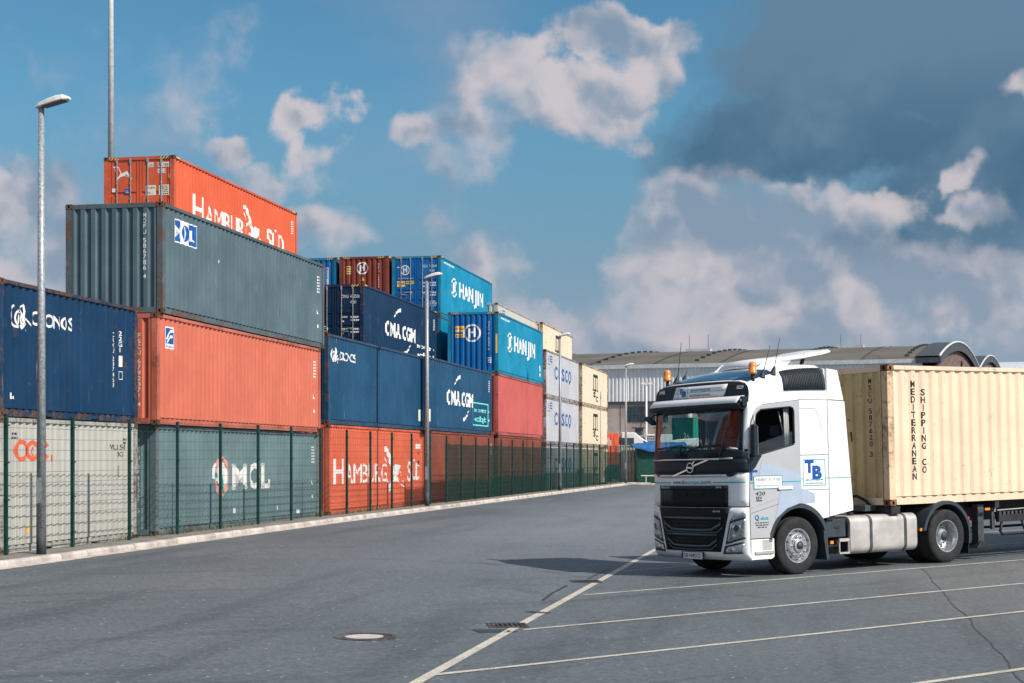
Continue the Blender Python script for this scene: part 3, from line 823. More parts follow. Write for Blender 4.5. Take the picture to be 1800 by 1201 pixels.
p = Print(); p.vtext('CRXU 287469', 4.92, 1.95, .095, .115, .10).vtext('22G1', 5.25, 2.0, .10, .12, .11); p.frame(5.2, 5.32, .94, 1.12, .015); tiny(p, .5, .4, 1, .1, .12, 5); p.rect(.42, .49, .34, .46)
side(c, 'lettering', M_WHITE, p)
p = Print(); p.rect(5.2, 5.31, 1.22, 1.46); side(c, 'sticker', M_CREAMP, p)
# neighbours just outside the picture, seen mirrored in the windscreen
c = container(20.4, 14.95, Z0+ST, L20, ST, P_MAR, 'maroon short container beyond the left edge, in the second layer', ('wall', 'door'), GV, pockets=True)
c = container(20.4, 14.95, Z0, L20, ST, P_GREY2, 'grey short container beyond the left edge, at ground level', ('wall', 'door'), GV, pockets=True)

# ---- block B: three long ones
c = container(34.49, 15.17, Z0, L40, ST, P_GREY2, 'grey-green long container with round emblem and three serif letters behind the fence', ('wall', 'door'), GV)
p = Print(); p.arc(4.22, 1.34, .52, .52, .16, 0, 360, 26); side(c, 'emblem', M_PINKP, p)
p = Print(); p.disc(4.25, 1.38, .34, .40); p.poly([(3.6, 1.30), (3.95, 1.22), (3.95, 1.62), (3.72, 1.70), (3.6, 1.55)]); side(c, 'emblem', M_WHITE, p)
fn, br_ = on_side(c)
p = Print(); p.stroke([(4.05, 1.55), (4.18, 1.40), (4.24, 1.15), (4.30, .88)], .16, .05); p.poly([(3.70, 1.36), (3.95, 1.30), (3.93, 1.44), (3.72, 1.46)]); p.arc(4.28, 1.2, .50, .40, .06, -70, -10, 8)
p.lay('emblem', lambda a, b: (fn(a, b)[0], fn(a, b)[1]-.004, b), M_GREENP, c, br_)
p = Print(); p.text('M', 5.0, 1.0, .66, 1.02, .02).arc(6.62, 1.33, .40, .36, .16, 0, 360, 24).text('L', 7.2, 1.0, .66, .62, .03)
for a, b in ((4.95, 1.0), (5.85, 1.0)): p.rect(a, a+.28, b, b+.06)
p.rect(4.95, 5.2, 1.60, 1.66).rect(5.8, 6.08, 1.60, 1.66).rect(7.1, 7.5, 1.0, 1.05).rect(7.78, 7.84, 1.0, 1.22).rect(7.08, 7.48, 1.61, 1.66)
p.rect(5.05, 5.16, .36, .50).rect(8.4, 8.52, .34, .46).rect(10.1, 10.5, .18, .3)
side(c, 'lettering', M_WHITE, p); tail_marks(c, 'MOLU 28')
p = Print(); p.vtext('MOFU 0742067 5', 1.98, 2.28, .105, .135, .085); end(c, 'lettering', M_WHITE, p)
c = container(34.24, 15.03, Z0+ST, L40, ST, P_TEX, 'salmon orange long container with small blue curve logo, under the slate grey one', ('wall', 'door'), GV)
p = Print(); p.rect(.58, 1.02, 1.80, 2.32); side(c, 'emblem', M_WHITE, p)
fn, br_ = on_side(c); up = lambda a, b: (fn(a, b)[0], fn(a, b)[1]-.003, b)
p = Print(); p.rect(.61, .99, 1.92, 2.29); p.lay('emblem', up, M_BLUEP, c, br_)
up2 = lambda a, b: (fn(a, b)[0], fn(a, b)[1]-.006, b)
p = Print(); p.stroke([(.63, 2.02), (.70, 2.16), (.82, 2.21), (.98, 2.24)], .03, .07).stroke([(.64, 1.94), (.70, 2.03), (.80, 2.08), (.94, 2.10)], .03, .07); p.lay('emblem', up2, M_WHITE, c, br_)
p = Print(); p.text('FLORENS', .62, 1.83, .05, .36); p.lay('lettering', up2, M_BLUEP, c, br_)
tail_marks(c, 'FSCU 6792371')
p = Print(); p.vtext('FSCU 6792371 4', 1.98, 2.12, .10, .132, .085); end(c, 'lettering', M_WHITE, p)
c = container(34.39, 14.96, Z0+2*ST, L40, ST, P_GREY, 'slate grey long container with blue and white square logo, above the salmon orange one', ('wall', 'door'), GV)
p = Print(); p.rect(.74, 2.10, 1.76, 2.32); side(c, 'emblem', M_WHITE, p)
fn, br_ = on_side(c); up = lambda a, b: (fn(a, b)[0], fn(a, b)[1]-.003, b); up2 = lambda a, b: (fn(a, b)[0], fn(a, b)[1]-.006, b)
p = Print(); p.rect(.78, 1.16, 1.79, 2.29).rect(1.64, 2.07, 1.79, 2.29).disc(1.40, 2.04, .20, .20); p.lay('emblem', up, M_BLUEP, c, br_)
p = Print(); p.text('M', .82, 1.90, .26, .32, .02).stroke([(1.40, 1.88), (1.44, 2.05), (1.40, 2.20)], .05, .05).text('L', 1.70, 1.90, .26, .30, .01); p.lay('lettering', up2, M_WHITE, c, br_)
tail_marks(c, 'MOFU 58678')
p = Print(); p.vtext('MOFU 586786 4', 1.98, 2.34, .105, .128, .085); end(c, 'lettering', M_WHITE, p)
for a in (3.6, 6.0): 
    p = Print(); p.rect(a, a+.05, 1.6, 1.68); side(c, 'sticker', M_CREAMP, p)

# ---- block C front row
c = container(48.0, 15.25, Z0, L40, HC, P_HAM2, 'orange container with white serif lettering and pennant emblem, behind the fence at ground level', ('wall', 'door'), GV)
p = Print(); p.text('H', .55, .98, .82, 1.15, .012); x = 1.85
for ch, w in (('A', .80), ('M', .95), ('B', .62), ('U', .72), ('R', .70), ('G', .72)):
    p.text(ch, x, .98, .66, w, .0); x += w+.10
p.text('S', 9.75, .95, .74, .62, .01).text('Ü', 10.48, .98, .66, .52, .006).text('D', 11.08, .98, .66, .56, .006); side(c, 'lettering', M_WHITE, p)
side(c, 'emblem', M_WHITE, flag(Print(), 6.5, .66, 3.0, 1.5))
p = Print(); p.rect(10.9, 11.7, 2.18, 2.36); side(c, 'number_plate', M_WHITE, p)
p = Print(); p.text('45G1', 11.2, 1.95, .13, .4).rect(11.25, 11.5, 1.55, 1.72); side(c, 'lettering', M_BLACKP, p)
c = container(48.05, 15.30, Z0+HC, L40, HC, P_NAVY2, 'blue container with small white horse emblem, second layer above the orange fence-side one', ('wall', 'door'), GV, dyaw=.41)
side(c, 'emblem', M_WHITE, horse(Print(), .36, 2.02, .88, .46))
p = Print(); x = 1.25
for ch, w in (('C', .26), ('R', .30), ('O', .28), ('N', .28), ('O', .27), ('S', .24)): p.text(ch, x, 2.12, .27, w, .016); x += w+.03
side(c, 'lettering', M_WHITE, p); tail_marks(c, 'CRSU 94')
p = Print(); p.rect(11.35, 11.62, .36, .80); side(c, 'sticker', M_CREAMP, p)
p = Print(); p.vtext('CRSU 941', 1.98, 2.5, .105, .128, .085); end(c, 'lettering', M_WHITE, p)
# third row at the same place: four high, the topmost in view
for k in range(3): container(47.8, 20.4, Z0+k*HC, L40, HC, (P_MAR, P_BRN, P_NAVY3)[k], LHID, ('wall', 'wall'), GHID, hidden=True)
c = container(47.8, 20.4, Z0+3*HC, L40, HC, P_HAM, 'bright orange-red container with doors to the camera, highest of the left stack', ('door', 'wall'), GV, haz=True)
p = Print(); p.text('H', 1.62, 1.02, .92, .95, .012); x = 2.72
for ch, w in (('A', .72), ('M', .82), ('B', .55), ('U', .62), ('R', .62), ('G', .62)): p.text(ch, x, 1.02, .72, w, .0); x += w+.09
p.text('S', 8.75, 1.0, .80, .60, .012).text('Ü', 9.42, 1.02, .70, .52, .008).text('D', 10.05, 1.02, .72, .62, .008); side(c, 'lettering', M_WHITE, p)
side(c, 'emblem', M_WHITE, flag(Print(), 6.35, .72, 2.2, 1.52)); tail_marks(c, 'SUDU 867889')
p = Print(); p.poly([(.30, 2.60), (.50, 2.58), (.62, 2.36), (.80, 2.44), (.98, 2.16), (.72, 2.28), (.56, 2.24), (.42, 2.10), (.46, 2.34)]); end(c, 'emblem', M_WHITE, p, True)
p = Print(); p.poly([(.35, 2.56), (.50, 2.54), (.58, 2.36), (.48, 2.22), (.46, 2.38)]).poly([(.76, 2.34), (.92, 2.2), (.74, 2.3)]); e_ = end(c, 'emblem', M_REDP, p, True); e_.location.x = -.003
for a0, a1, b0, b1 in ((1.50, 1.72, 2.53, 2.68), (1.86, 2.32, 2.53, 2.68), (2.36, 2.42, 2.53, 2.68), (1.86, 2.12, 2.33, 2.47)): p = Print(); p.rect(a0, a1, b0, b1); end(c, 'number_plate', M_WHITE, p, True)
p = Print(); p.text('SUDU', 1.51, 2.55, .10, .20).text('867889', 1.88, 2.55, .10, .42).text('0', 2.37, 2.55, .10, .04).text('45G1', 1.88, 2.35, .10, .22); e_ = end(c, 'lettering', M_BLACKP, p, True); e_.location.x = -.003
for a0, a1 in ((1.45, 1.80), (1.90, 2.25)): p = Print(); p.rect(a0, a1, 1.62, 1.95); end(c, 'data_plate', M_CREAMP, p, True)
p = Print(); p.text('MAX GROSS', 1.47, 1.84, .05, .30).text('TARE', 1.47, 1.68, .05, .14); tiny(p, 1.94, 1.92, 5, .06, .28, 9); e_ = end(c, 'lettering', M_BLACKP, p, True); e_.location.x = -.003
p = Print(); p.rect(.72, .90, 1.68, 1.86); end(c, 'sticker', M_BLUEP, p, True); p = Print(); p.text('GL', .75, 1.72, .09, .12); e_ = end(c, 'lettering', M_WHITE, p, True); e_.location.x = -.003
p = Print(); p.rect(.28, .40, 1.76, 1.88); end(c, 'sticker', M_WHITE, p, True); p = Print(); p.rect(2.24, 2.34, 2.18, 2.3); end(c, 'sticker', M_MINT, p, True)

# ---- block D
c = container(60.25, 14.98, Z0, L40, HC, P_BRN, 'rust brown container at ground level, half screened by the dark net on the fence', ('wall', 'door'), GV)
tail_marks(c, 'GESU 51')
def cma(c, mint):
    p = Print(); a = 3.30
    for ch, w in (('C', .62), ('M', .82), ('A', .80)): p.text(ch, a, 1.16, .56, w, .04); a += w+.09
    a += .20
    for ch, w in (('C', .62), ('G', .66), ('M', .92)): p.text(ch, a, 1.16, .56, w, .04); a += w+.06
    side(c, 'lettering', M_WHITE, p)
    side(c, 'emblem', M_WHITE, swoosh(Print(), 6.0, 1.46, 1.55, 1.0))
    p = Print()
    if mint: p.frame(8.17, 11.45, .36, 1.40, .055)
    p.text('eco container', 8.48, .98, .20, 2.65, .028).text('ecologic', 8.62, .56, .24, 2.4, .028)
    side(c, 'lettering', M_MINT if mint else M_WHITE, p); tail_marks(c, 'ECMU')
c = container(59.57, 14.93, Z0+HC, L40, HC, P_NAVY2, 'blue container with white block letters and mint framed slogan, second layer beside the lamp post', ('wall', 'door'), GV); cma(c, True)
p = Print(); p.rect(.25, .52, .36, .84); side(c, 'sticker', M_CREAMP, p)
for k in range(2): container(59.8, 17.6, Z0+k*HC, L40, HC, (P_BRN, P_NAVY2)[k], LHID, ('wall', 'wall'), GHID, hidden=True)
c = container(59.8, 17.6, Z0+2*HC, L40, HC, P_NAVY3, 'dark navy container with white block letters, showing its doors beside the slate grey one', ('door', 'door'), GV, haz=True); cma(c, False)
p = Print(); p.rect(11.42, 11.68, .14+.1, .78); side(c, 'sticker', M_CREAMP, p)
p = Print(); p.text('CMAU', 1.52, 2.34, .13, .30).text('462506', 1.88, 2.34, .13, .40).text('9', 2.34, 2.34, .13).text('4561', 1.88, 2.12, .13, .24)
for b in (1.62, 1.15): tiny(p, 1.50, b, 1, .1, .26, 4); tiny(p, 1.50, b-.17, 1, .1, .14, 8); tiny(p, 1.90, b, 2, .12, .34, 5)
p.arc(.86, 1.14, .11, .11, .035, 0, 360, 16); p.rect(.30, .50, 1.60, 1.66); end(c, 'lettering', M_WHITE, p, True)

# ---- block E
def hanjin(c):
    p = Print(); ring_h(p, 3.0, 1.65, .48, .62); side(c, 'emblem', M_WHITE, p)
    p = Print(); a = 4.15
    for ch, w in (('H', .95), ('A', 1.0), ('N', .98), ('J', .72), ('I', .42), ('N', .98)): p.text(ch, a, 1.32, .72, w, .03); a += w+.15
    p.text('www.hanjin.com', .85, 2.62 if c['H'] > 2.7 else 2.3, .12, 2.1, .02); side(c, 'lettering', M_WHITE, p)
c = container(72.5, 14.8, Z0, L40, HC, P_BRN, 'brown container behind the netted fence, directly below the brick red one', ('door', 'door'), GV)
c = container(72.36, 14.76, Z0+HC, L40, HC, P_RED, 'brick red container with no lettering, second layer under the cyan blue one', ('wall', 'door'), GV)
p = Print(); p.rect(1.75, 1.95, 1.0, 1.9); end(c, 'warning_sticker', M_YELP, p)
p = Print(); tiny(p, 1.78, 1.85, 7, .11, .14, 3); e_ = end(c, 'lettering', M_BLACKP, p); e_.location.x = -.003
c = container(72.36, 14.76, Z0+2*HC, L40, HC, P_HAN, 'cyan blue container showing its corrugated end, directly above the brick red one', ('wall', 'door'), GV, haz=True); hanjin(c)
p = ring_h(Print(), 1.18, 1.90, .42); end(c, 'emblem', M_WHITE, p)
p = Print(); p.rect(.36, .80, 1.95, 2.24).rect(.36, .80, 1.70, 1.86); end(c, 'warning_sticker', M_YELP, p)
p = Print(); p.text('9\'6" HIGH', .39, 2.04, .12, .38, .01); tiny(p, .4, 1.80, 1, .1, .36, 2); e_ = end(c, 'lettering', M_BLACKP, p); e_.location.x = -.003
p = Print(); p.vtext('HJCU 416093 0', 1.98, 2.45, .085, .115, .08); tiny(p, 1.90, .75, 3, .1, .2, 2); end(c, 'lettering', M_WHITE, p)
p = Print(); p.rect(2.31, 2.40, .95, 1.85); p.lay('warning_sticker', lambda a, b: (.002, W-a, b), M_YELP, c)
p = Print(); p.disc(11.3, .9, .16, .13).rect(11.2, 11.5, .70, .85).rect(11.3, 11.5, .42, .6); side(c, 'sticker', M_CREAMP, p)
for k in range(3): container(73.9, 17.9, Z0+k*HC, L40, HC, (P_MAR, P_BRN, P_HAN)[k], LHID, ('wall', 'wall'), GHID, hidden=True)
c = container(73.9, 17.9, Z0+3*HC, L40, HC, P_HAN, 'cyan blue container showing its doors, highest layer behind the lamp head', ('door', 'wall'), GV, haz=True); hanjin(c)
p = ring_h(Print(), .66, 2.22, .24); p.text('www.hanjin.com', .32, 1.80, .06, .75); p.rect(.26, .38, 2.34, 2.38); p.text('HJCU', 1.52, 2.34, .12, .26).text('168344', 1.88, 2.34, .12, .36).text('9', 2.28, 2.34, .12).text('4561', 1.88, 2.12, .12, .24)
for b in (1.62, 1.15): tiny(p, 1.50, b, 1, .1, .24, 4); tiny(p, 1.50, b-.17, 1, .1, .14, 8); tiny(p, 1.90, b, 2, .12, .3, 5)
p.text('HANJIN\nSHIPPING\nCO.,LTD', 1.88, .66, .08, .36, .01, line=.9); end(c, 'lettering', M_WHITE, p, True)
p = Print(); p.rect(.26, .66, 1.42, 1.70).rect(.72, 1.10, 1.55, 1.70); end(c, 'warning_sticker', M_YELP, p, True)
p = Print(); p.text('9\'6" HIGH', .29, 1.52, .11, .34, .01); tiny(p, .75, 1.66, 1, .1, .32, 2); e_ = end(c, 'lettering', M_BLACKP, p, True); e_.location.x = -.003
p = Print(); p.poly([(.86, 1.18), (1.02, 1.18), (.94, 1.02)]); end(c, 'sticker', M_PINKP, p, True)
for k in range(3): container(73.6, 20.45, Z0+k*HC, L40, HC, (P_BRN, P_MAR, P_NAVY3)[k], LHID, ('wall', 'wall'), GHID, hidden=True)
c = container(73.6, 20.45, Z0+3*HC, L40, HC, P_MAR, 'maroon container showing its corrugated end with white ring emblem, highest layer between two blue ones', ('wall', 'wall'), GV, haz=True)
p = ring_h(Print(), 1.15, 2.33, .30); end(c, 'emblem', M_WHITE, p)
p = Print(); p.rect(.32, .58, 2.05, 2.44); p.poly([(1.08, 1.72), (1.28, 1.72), (1.18, 1.92)]); end(c, 'warning_sticker', M_YELP, p)
p = Print(); tiny(p, .36, 2.40, 3, .12, .18, 2); e_ = end(c, 'lettering', M_BLACKP, p); e_.location.x = -.003
p = Print(); p.vtext('HJCU 168344', 1.96, 2.55, .085, .115, .08); end(c, 'lettering', M_WHITE, p)
for k in range(3): container(73.7, 23.05, Z0+k*HC, L40, HC, (P_NAVY2, P_BRN, P_HAM2)[k], LHID, ('wall', 'wall'), GHID, hidden=True)
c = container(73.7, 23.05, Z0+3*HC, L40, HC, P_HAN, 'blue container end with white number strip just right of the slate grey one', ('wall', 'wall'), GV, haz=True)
p = Print(); p.rect(1.86, 2.02, .4, 2.42).rect(2.32, 2.42, .8, 2.25); end(c, 'number_strip', M_WHITE, p)
p = Print(); p.vtext('HJCU 1105', 1.94, 2.38, .10, .14, .10); e_ = end(c, 'lettering', M_BLACKP, p); e_.location.x = -.003

# ---- block F and G, the pale ones at the far end
def cosco(c):
    p = Print(); a = 3.05
    for ch, w in (('C', .95), ('O', 1.0), ('S', .95), ('C', .95), ('O', 1.0)): p.text(ch, a, 1.12, .70, w, .03); a += w+.28
    p.stroke([(8.25, 1.2), (8.5, 1.02)], .14); tiny(p, 1.4, 2.32, 3, .14, .9, 6); p.text('1', .95, 1.98, .30, .2, .02); tiny(p, .85, 1.86, 1, .1, .7, 3); side(c, 'lettering', M_COSCO, p)
def msc(c):
    p = Print(); p.rect(5.1, 7.3, 1.96, 2.16)
    for a in (5.15, 6.05, 6.95): p.rect(a, a+.30, 1.20, 2.02)
    p.rect(4.95, 5.65, 1.06, 1.18).rect(5.85, 6.6, 1.04, 1.2).rect(6.8, 7.5, 1.06, 1.18); p.text('S', 5.2, .66, .34, 1.1, .05).text('C', 6.4, .40, .34, 1.0, .05); side(c, 'lettering', M_BLACKP, p)
LC = ('pale grey container with blue five-letter word, screened by the net at ground level', 'pale grey container with blue five-letter word, middle of three beside the brick red one', 'pale grey container with blue five-letter word, top of three beside the cyan blue one')
LM = ('cream container with black stacked letters at ground level behind the netted fence end', 'cream container with black stacked letters, middle layer at the far end of the row', 'cream container with black stacked letters, top layer at the far end of the front row')
for k in range(3):
    c = container(84.87, 14.65, Z0+k*ST, L40, ST, P_COS, LC[k], ('wall', 'door'), GV); cosco(c)
    c = container(97.5, 14.55, Z0+k*ST, L40, ST, P_MSC, LM[k], ('wall', 'door'), GV); msc(c)
    container(84.9, 17.35, Z0+k*ST, L40, ST, P_OFF, LHID, ('wall', 'wall'), GHID, hidden=True)
    container(97.5, 17.05, Z0+k*ST, L40, ST, P_MSC, LHID, ('wall', 'wall'), GHID, hidden=True)
c = container(84.9, 17.35, Z0+3*ST, L40, ST, P_OFF, 'white-grey container peeking over the cyan blue front one, second row fourth layer', ('wall', 'wall'), GV); cosco(c)
c = container(97.5, 17.05, Z0+3*ST, L40, ST, P_MSC, 'cream container standing highest at the far end, second row fourth layer', ('wall', 'wall'), GV); msc(c)

# ------------------------------------------------------------------ mesh fence with posts and net
fence = thing('mesh_fence', 'dark green double-wire mesh fence along the pavement in front of the containers', 'fence', Matrix.Translation(sl(25, lf(25), 0)))
FI = fence.matrix_world.inverted()
pmb = MB().box(-.03, .03, -.03, .03, -.1, 2.44)
pmb.box(-.034, .034, -.034, .034, 2.44, 2.462)
for zz in (.28, .95, 1.6, 2.25): pmb.box(-.055, .055, -.043, -.031, zz, zz+.03)
pme = pmb.mesh('fence_post')
PSP = [12.7, 15.2, 17.72, 20.22, 22.72, 25.22, 27.69, 30.12, 32.45, 34.82, 37.18, 39.56, 41.96, 44.4, 46.8, 49.22, 51.64, 54.14, 56.56, 58.92, 61.42, 63.81, 66.31, 68.7, 71.2, 73.6, 76.0, 78.4, 80.8, 83.25, 85.6, 88.0, 90.5, 92.95, 95.4, 97.8, 100.3, 102.8, 105.2]
def post_pt(s): return sl(s, lf(s), zk(s)+.12)
wm = MB(); LP = 2.36                                    # one panel: 6 mm uprights every 50 mm, paired rails every 200 mm
k = 0
while k*.05 < LP: wm.box(k*.05-.0023, k*.05+.0023, -.0008, .0008, .05, 2.43); k += 1
for i in range(13):
    zz = .06+i*.197
    wm.box(0, LP, -.007, -.001, zz-.003, zz+.003); wm.box(0, LP, .001, .007, zz-.003, zz+.003)
wme = wm.mesh('mesh_panel', False, False)
for i, s in enumerate(PSP):
    p0 = post_pt(s); o = ob('fence_post', pme, M_FPOST, fence); o.matrix_world = Matrix.Translation(p0) @ Matrix.Rotation(math.pi/2-A0, 4, 'Z')
    if i < len(PSP)-1:
        p1 = post_pt(PSP[i+1]); v = p1-p0; ln = v.length; ang = math.atan2(v.y, v.x); pit = math.atan2(v.z, math.hypot(v.x, v.y))
        Mx = Matrix.Translation(p0) @ Matrix.Rotation(ang, 4, 'Z') @ Matrix.Rotation(-pit, 4, 'Y') @ Matrix.Translation((.03, .04, 0)) @ Matrix.Diagonal(((ln-.06)/LP, 1, 1, 1))
        o = ob('mesh_panel', wme, M_FWIRE, fence); o.matrix_world = Mx
        if s > 54.5:
            top = 2.18 if s < 93 else (2.34 if s < 97 else 2.05)
            b = MB(); k = 10; rr = []
            for q in range(k+1):
                x = LP*q/k; sag = .03*math.sin(math.pi*q/k)+random.uniform(-.012, .012)
                rr.append([(x, .022+.012*math.sin(q*2.1), .04+random.uniform(-.02, .03)), (x, .026, 1.1), (x, .022, top-sag)])
            b.grid(rr); o = ob('privacy_net', b.mesh('privacy_net', True, False), M_NET, fence); o.matrix_world = Mx

# ------------------------------------------------------------------ lamp posts
def lamp(s, l, label, h=7.85, group='lamp posts along the pavement'):
    z = zk(s)+.12
    t = thing('street_lamp', label, 'street lamp', Matrix.Translation(sl(s, l, z)) @ Matrix.Rotation(-A0, 4, 'Z'), group)
    b = MB().cyl((0, 0, .45), (0, 0, h), .082, .052, 20); part('pole', b, M_GALV, t, True)
    b = MB().cyl((0, 0, -.05), (0, 0, .46), .086, .085, 20); part('base_sleeve', b, M_SLEEVE, t, True)
    b = MB().bar((.0, -.088, .9), (.0, -.088, 1.35), .09, .012, (0, 1, 0)); part('service_door', b, M_GALV, t)
    # head: long flat shell leaning up over the road
    hb = MB(); st = [(-.08, .08, .04, .0), (0., .105, .07, .0), (.17, .125, .095, .0), (.34, .13, .105, .0), (.46, .115, .09, .0), (.55, .06, .035, .0)]
    rows_ = []
    for x, w, hh, _ in st:
        rows_.append([(x, -w, 0), (x, -w*.92, hh*.6), (x, -w*.5, hh), (x, w*.5, hh), (x, w*.92, hh*.6), (x, w, 0), (x, w*.9, -.012), (x, -w*.9, -.012), (x, -w, 0)])
    hb.grid(rows_); k = len(st)-1
    hb.add(rows_[0][:8], [tuple(range(8))]); hb.add(rows_[k][:8], [tuple(range(7, -1, -1))])
    Mh = Matrix.Translation((0, 0, h-.02)) @ Matrix.Rotation(R(-13), 4, 'Y')
    o = part('lamp_head', hb, M_LAMPW, t, False); o.matrix_local = Mh
    lb = MB().box(.05, .48, -.095, .095, -.026, -.013); o = part('lamp_lens', lb, M_LENS, t, bevel=.01); o.matrix_local = Mh
    return t
lamp(25.78, 13.5, 'tall grey lamp post standing in front of the off-white container at the left', 7.92)
lamp(52.7, 13.25, 'grey lamp post in front of the seam between two blue containers')
lamp(79.2, 12.95, 'grey lamp post in front of the pale grey containers')
lamp(105.3, 12.75, 'grey lamp post at the far end of the fence before the hall')
M_MAST = simple('pale_mast_paint', (.50, .52, .54), .5, var=.15, scale=6)
t = thing('floodlight_mast', 'very tall pale grey mast rising behind the orange-red container', 'mast', Matrix.Translation((-19.06, 75, .14)))
b = MB().cyl((0, 0, 0), (0, 0, 13.6), .19, .165, 24); part('pole', b, M_MAST, t, True)
b = MB().cyl((0, 0, 13.55), (0, 0, 32), .158, .085, 24); part('upper_pole', b, M_MAST, t, True)
b = MB().cyl((0, 0, 13.5), (0, 0, 13.75), .195, .192, 24); part('joint_sleeve', b, M_GALV, t, True)
b = MB().box(-1.2, 1.2, -.08, .08, 31.8, 32.0); part('crossbar', b, M_GALV, t)
for x in (-1.0, -.35, .35, 1.0): part('floodlight', MB().box(x-.22, x+.22, -.3, -.09, 31.6, 32.1), M_SLEEVE, t)

# ------------------------------------------------------------------ the lorry
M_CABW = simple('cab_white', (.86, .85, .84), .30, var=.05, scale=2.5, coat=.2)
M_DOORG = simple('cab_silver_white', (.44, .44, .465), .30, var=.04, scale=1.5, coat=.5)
M_FACET = simple('facet_pale_blue', (.40, .47, .585), .30, var=.04, coat=.4)
M_CABK = simple('cab_dark_panel', (.012, .020, .029), .42, var=.15, scale=4, spec=.35)
M_PLAST = simple('grey_plastic', (.030, .042, .054), .6, var=.25, scale=9)
M_GRILL = simple('grille_black', (.006, .008, .011), .6, var=.3, scale=20, bump=.5, bscale=160, spec=.25)
M_BARG = simple('grille_bar', (.075, .10, .115), .5)
M_CHROME = simple('chrome', (.75, .74, .73), .12, 1., var=.1)
M_ALU = simple('brushed_aluminium', (.52, .485, .455), .45, .25, var=.16, scale=3)
M_RIM = simple('steel_rim', (.46, .47, .49), .38, .7, var=.25, scale=14)
M_TYRE = simple('tyre_rubber', (.018, .018, .019), .85, var=.35, scale=7, bump=.2, bscale=40)
M_CHAS = simple('chassis_black', (.016, .017, .020), .65, var=.4, scale=6)
M_CHAS2 = simple('chassis_grey', (.060, .065, .072), .6, var=.4, scale=6)
M_INT = simple('cab_interior', (.020, .020, .022), .8, var=.3)
M_SEAT = simple('seat_cloth', (.085, .10, .125), .9, var=.3)
M_CREAMI = simple('curtain', (.42, .42, .40), .8)
M_AMBER = simple('amber_plastic', (.85, .26, .035), .25, var=.1, coat=.5)
M_REDL = simple('red_lens', (.55, .03, .02), .2)
M_REFL = simple('lamp_reflector', (.55, .56, .57), .16, .85, var=.4, scale=30)
M_WS = glass_mat('windscreen_glass', (.80, .93, .90), 2.0)
M_SG = glass_mat('side_glass', (.60, .70, .73), 2.2)
M_LAMPG = glass_mat('lamp_cover_glass', (.86, .90, .92), 1.3)
M_ROOFG = simple('dark_roof_panel', (.010, .035, .085), .08, coat=1.)
M_DIRT = simple('road_dirt', (.25, .22, .19), .9)

TX = Vector((.8290, .5592, 0)); TN = Vector((-.5592, .8290, 0))
def ground_frame(o):
    o = Vector((o[0], o[1], 0)); z = lambda p: zroad(p.x, p.y)
    x = TX+Vector((0, 0, (z(o+TX*4)-z(o-TX*0.))/4)); y = TN+Vector((0, 0, (z(o+TN)-z(o-TN))/2))
    x.normalize(); n_ = x.cross(y).normalized(); y = n_.cross(x)
    return Matrix(((x.x, y.x, n_.x, o.x), (x.y, y.y, n_.y, o.y), (x.z, y.z, n_.z, z(o)), (0, 0, 0, 1)))
MT = ground_frame((4.325, 28.49))
truck = thing('tractor_truck', 'white lorry tractor with blue lettering and two orange roof beacons', 'truck', MT)

def ip(tab, z):
    if z <= tab[0][0]: return tab[0][1]
    for (a, p), (b, q) in zip(tab, tab[1:]):
        if z <= b: return p+(q-p)*(z-a)/(b-a)
    return tab[-1][1]
XF = [(.28, -1.31), (.40, -1.385), (1.2, -1.39), (1.6, -1.38), (2.05, -1.37), (2.2, -1.35), (2.9, -1.24), (3.0, -1.18), (3.4, -1.11)]
CD = [(2.2, .23), (2.9, .13), (3.0, .05), (3.4, .04)]
HW = 1.245
def fx(y, z):
    a = min(1, abs(y)/HW); return ip(XF, z)+ip(CD, z)*(.28*a*a+.72*(1-(max(0, 1-a**3))**(1/3)))
def fp(y, z, off=0.):
    y = max(-HW, min(HW, y)); h = .004
    d = (fx(min(HW, y+h), z)-fx(max(-HW, y-h), z))/(2*h); d = max(-6, min(6, d)); dz = (fx(y*.9, z+h)-fx(y*.9, z-h))/(2*h)
    n_ = Vector((-1, d, dz)).normalized(); return Vector((fx(y, z), y, z))+n_*off
HF = [(0, 1), (.3, .995), (.6, .975), (.80, .93), (.92, .82), (.975, .65), (.995, .45), (1, .25), (1, 0)]
def ztopf(y):
    a = min(1, abs(y)/HW)
    for (p, q), (p2, q2) in zip(HF, HF[1:]):
        if a <= p2: return 3.05+.34*(q+(q2-q)*(a-p)/max(1e-6, p2-p))
    return 3.05
def ys(y0, y1, n):
    f = lambda y: math.copysign(math.asin(min(1, (abs(y)/HW)**1.5)), y); g = lambda t: math.copysign(HW*abs(math.sin(t))**(1/1.5), t)
    return [g(f(y0)+(f(y1)-f(y0))*i/n) for i in range(n+1)]
def fpatch(b, y0, y1, z0, z1, ny=14, nz=4, off=0., top=False):
    r = []
    for j in range(nz+1):
        r.append([fp(y, z0+((ztopf(y) if top else z1)-z0)*j/nz, off) for y in ys(y0, y1, ny)])
    b.grid(r); return b
def fquad(b, c, n=8, m=4, off=0.):
    """c: four (y,z) corners, near-bottom, far-bottom, far-top, near-top"""
    r = []
    for j in range(m+1):
        v = j/m; p = [c[0][k]+(c[3][k]-c[0][k])*v for k in (0, 1)]; q = [c[1][k]+(c[2][k]-c[1][k])*v for k in (0, 1)]
        r.append([fp(p[0]+(q[0]-p[0])*i/n, p[1]+(q[1]-p[1])*i/n, off) for i in range(n+1)])
    b.grid(r); return b
def fpart(name, mat, fn, off=0., thick=.012, **kw):
    b = MB(); fn(b); o = part(name, b, mat, truck, True, recalc=False)
    md = o.modifiers.new('thickness', 'SOLIDIFY'); md.thickness = thick; md.offset = 1 if o.data.polygons[0].normal.x > 0 else -1; return o
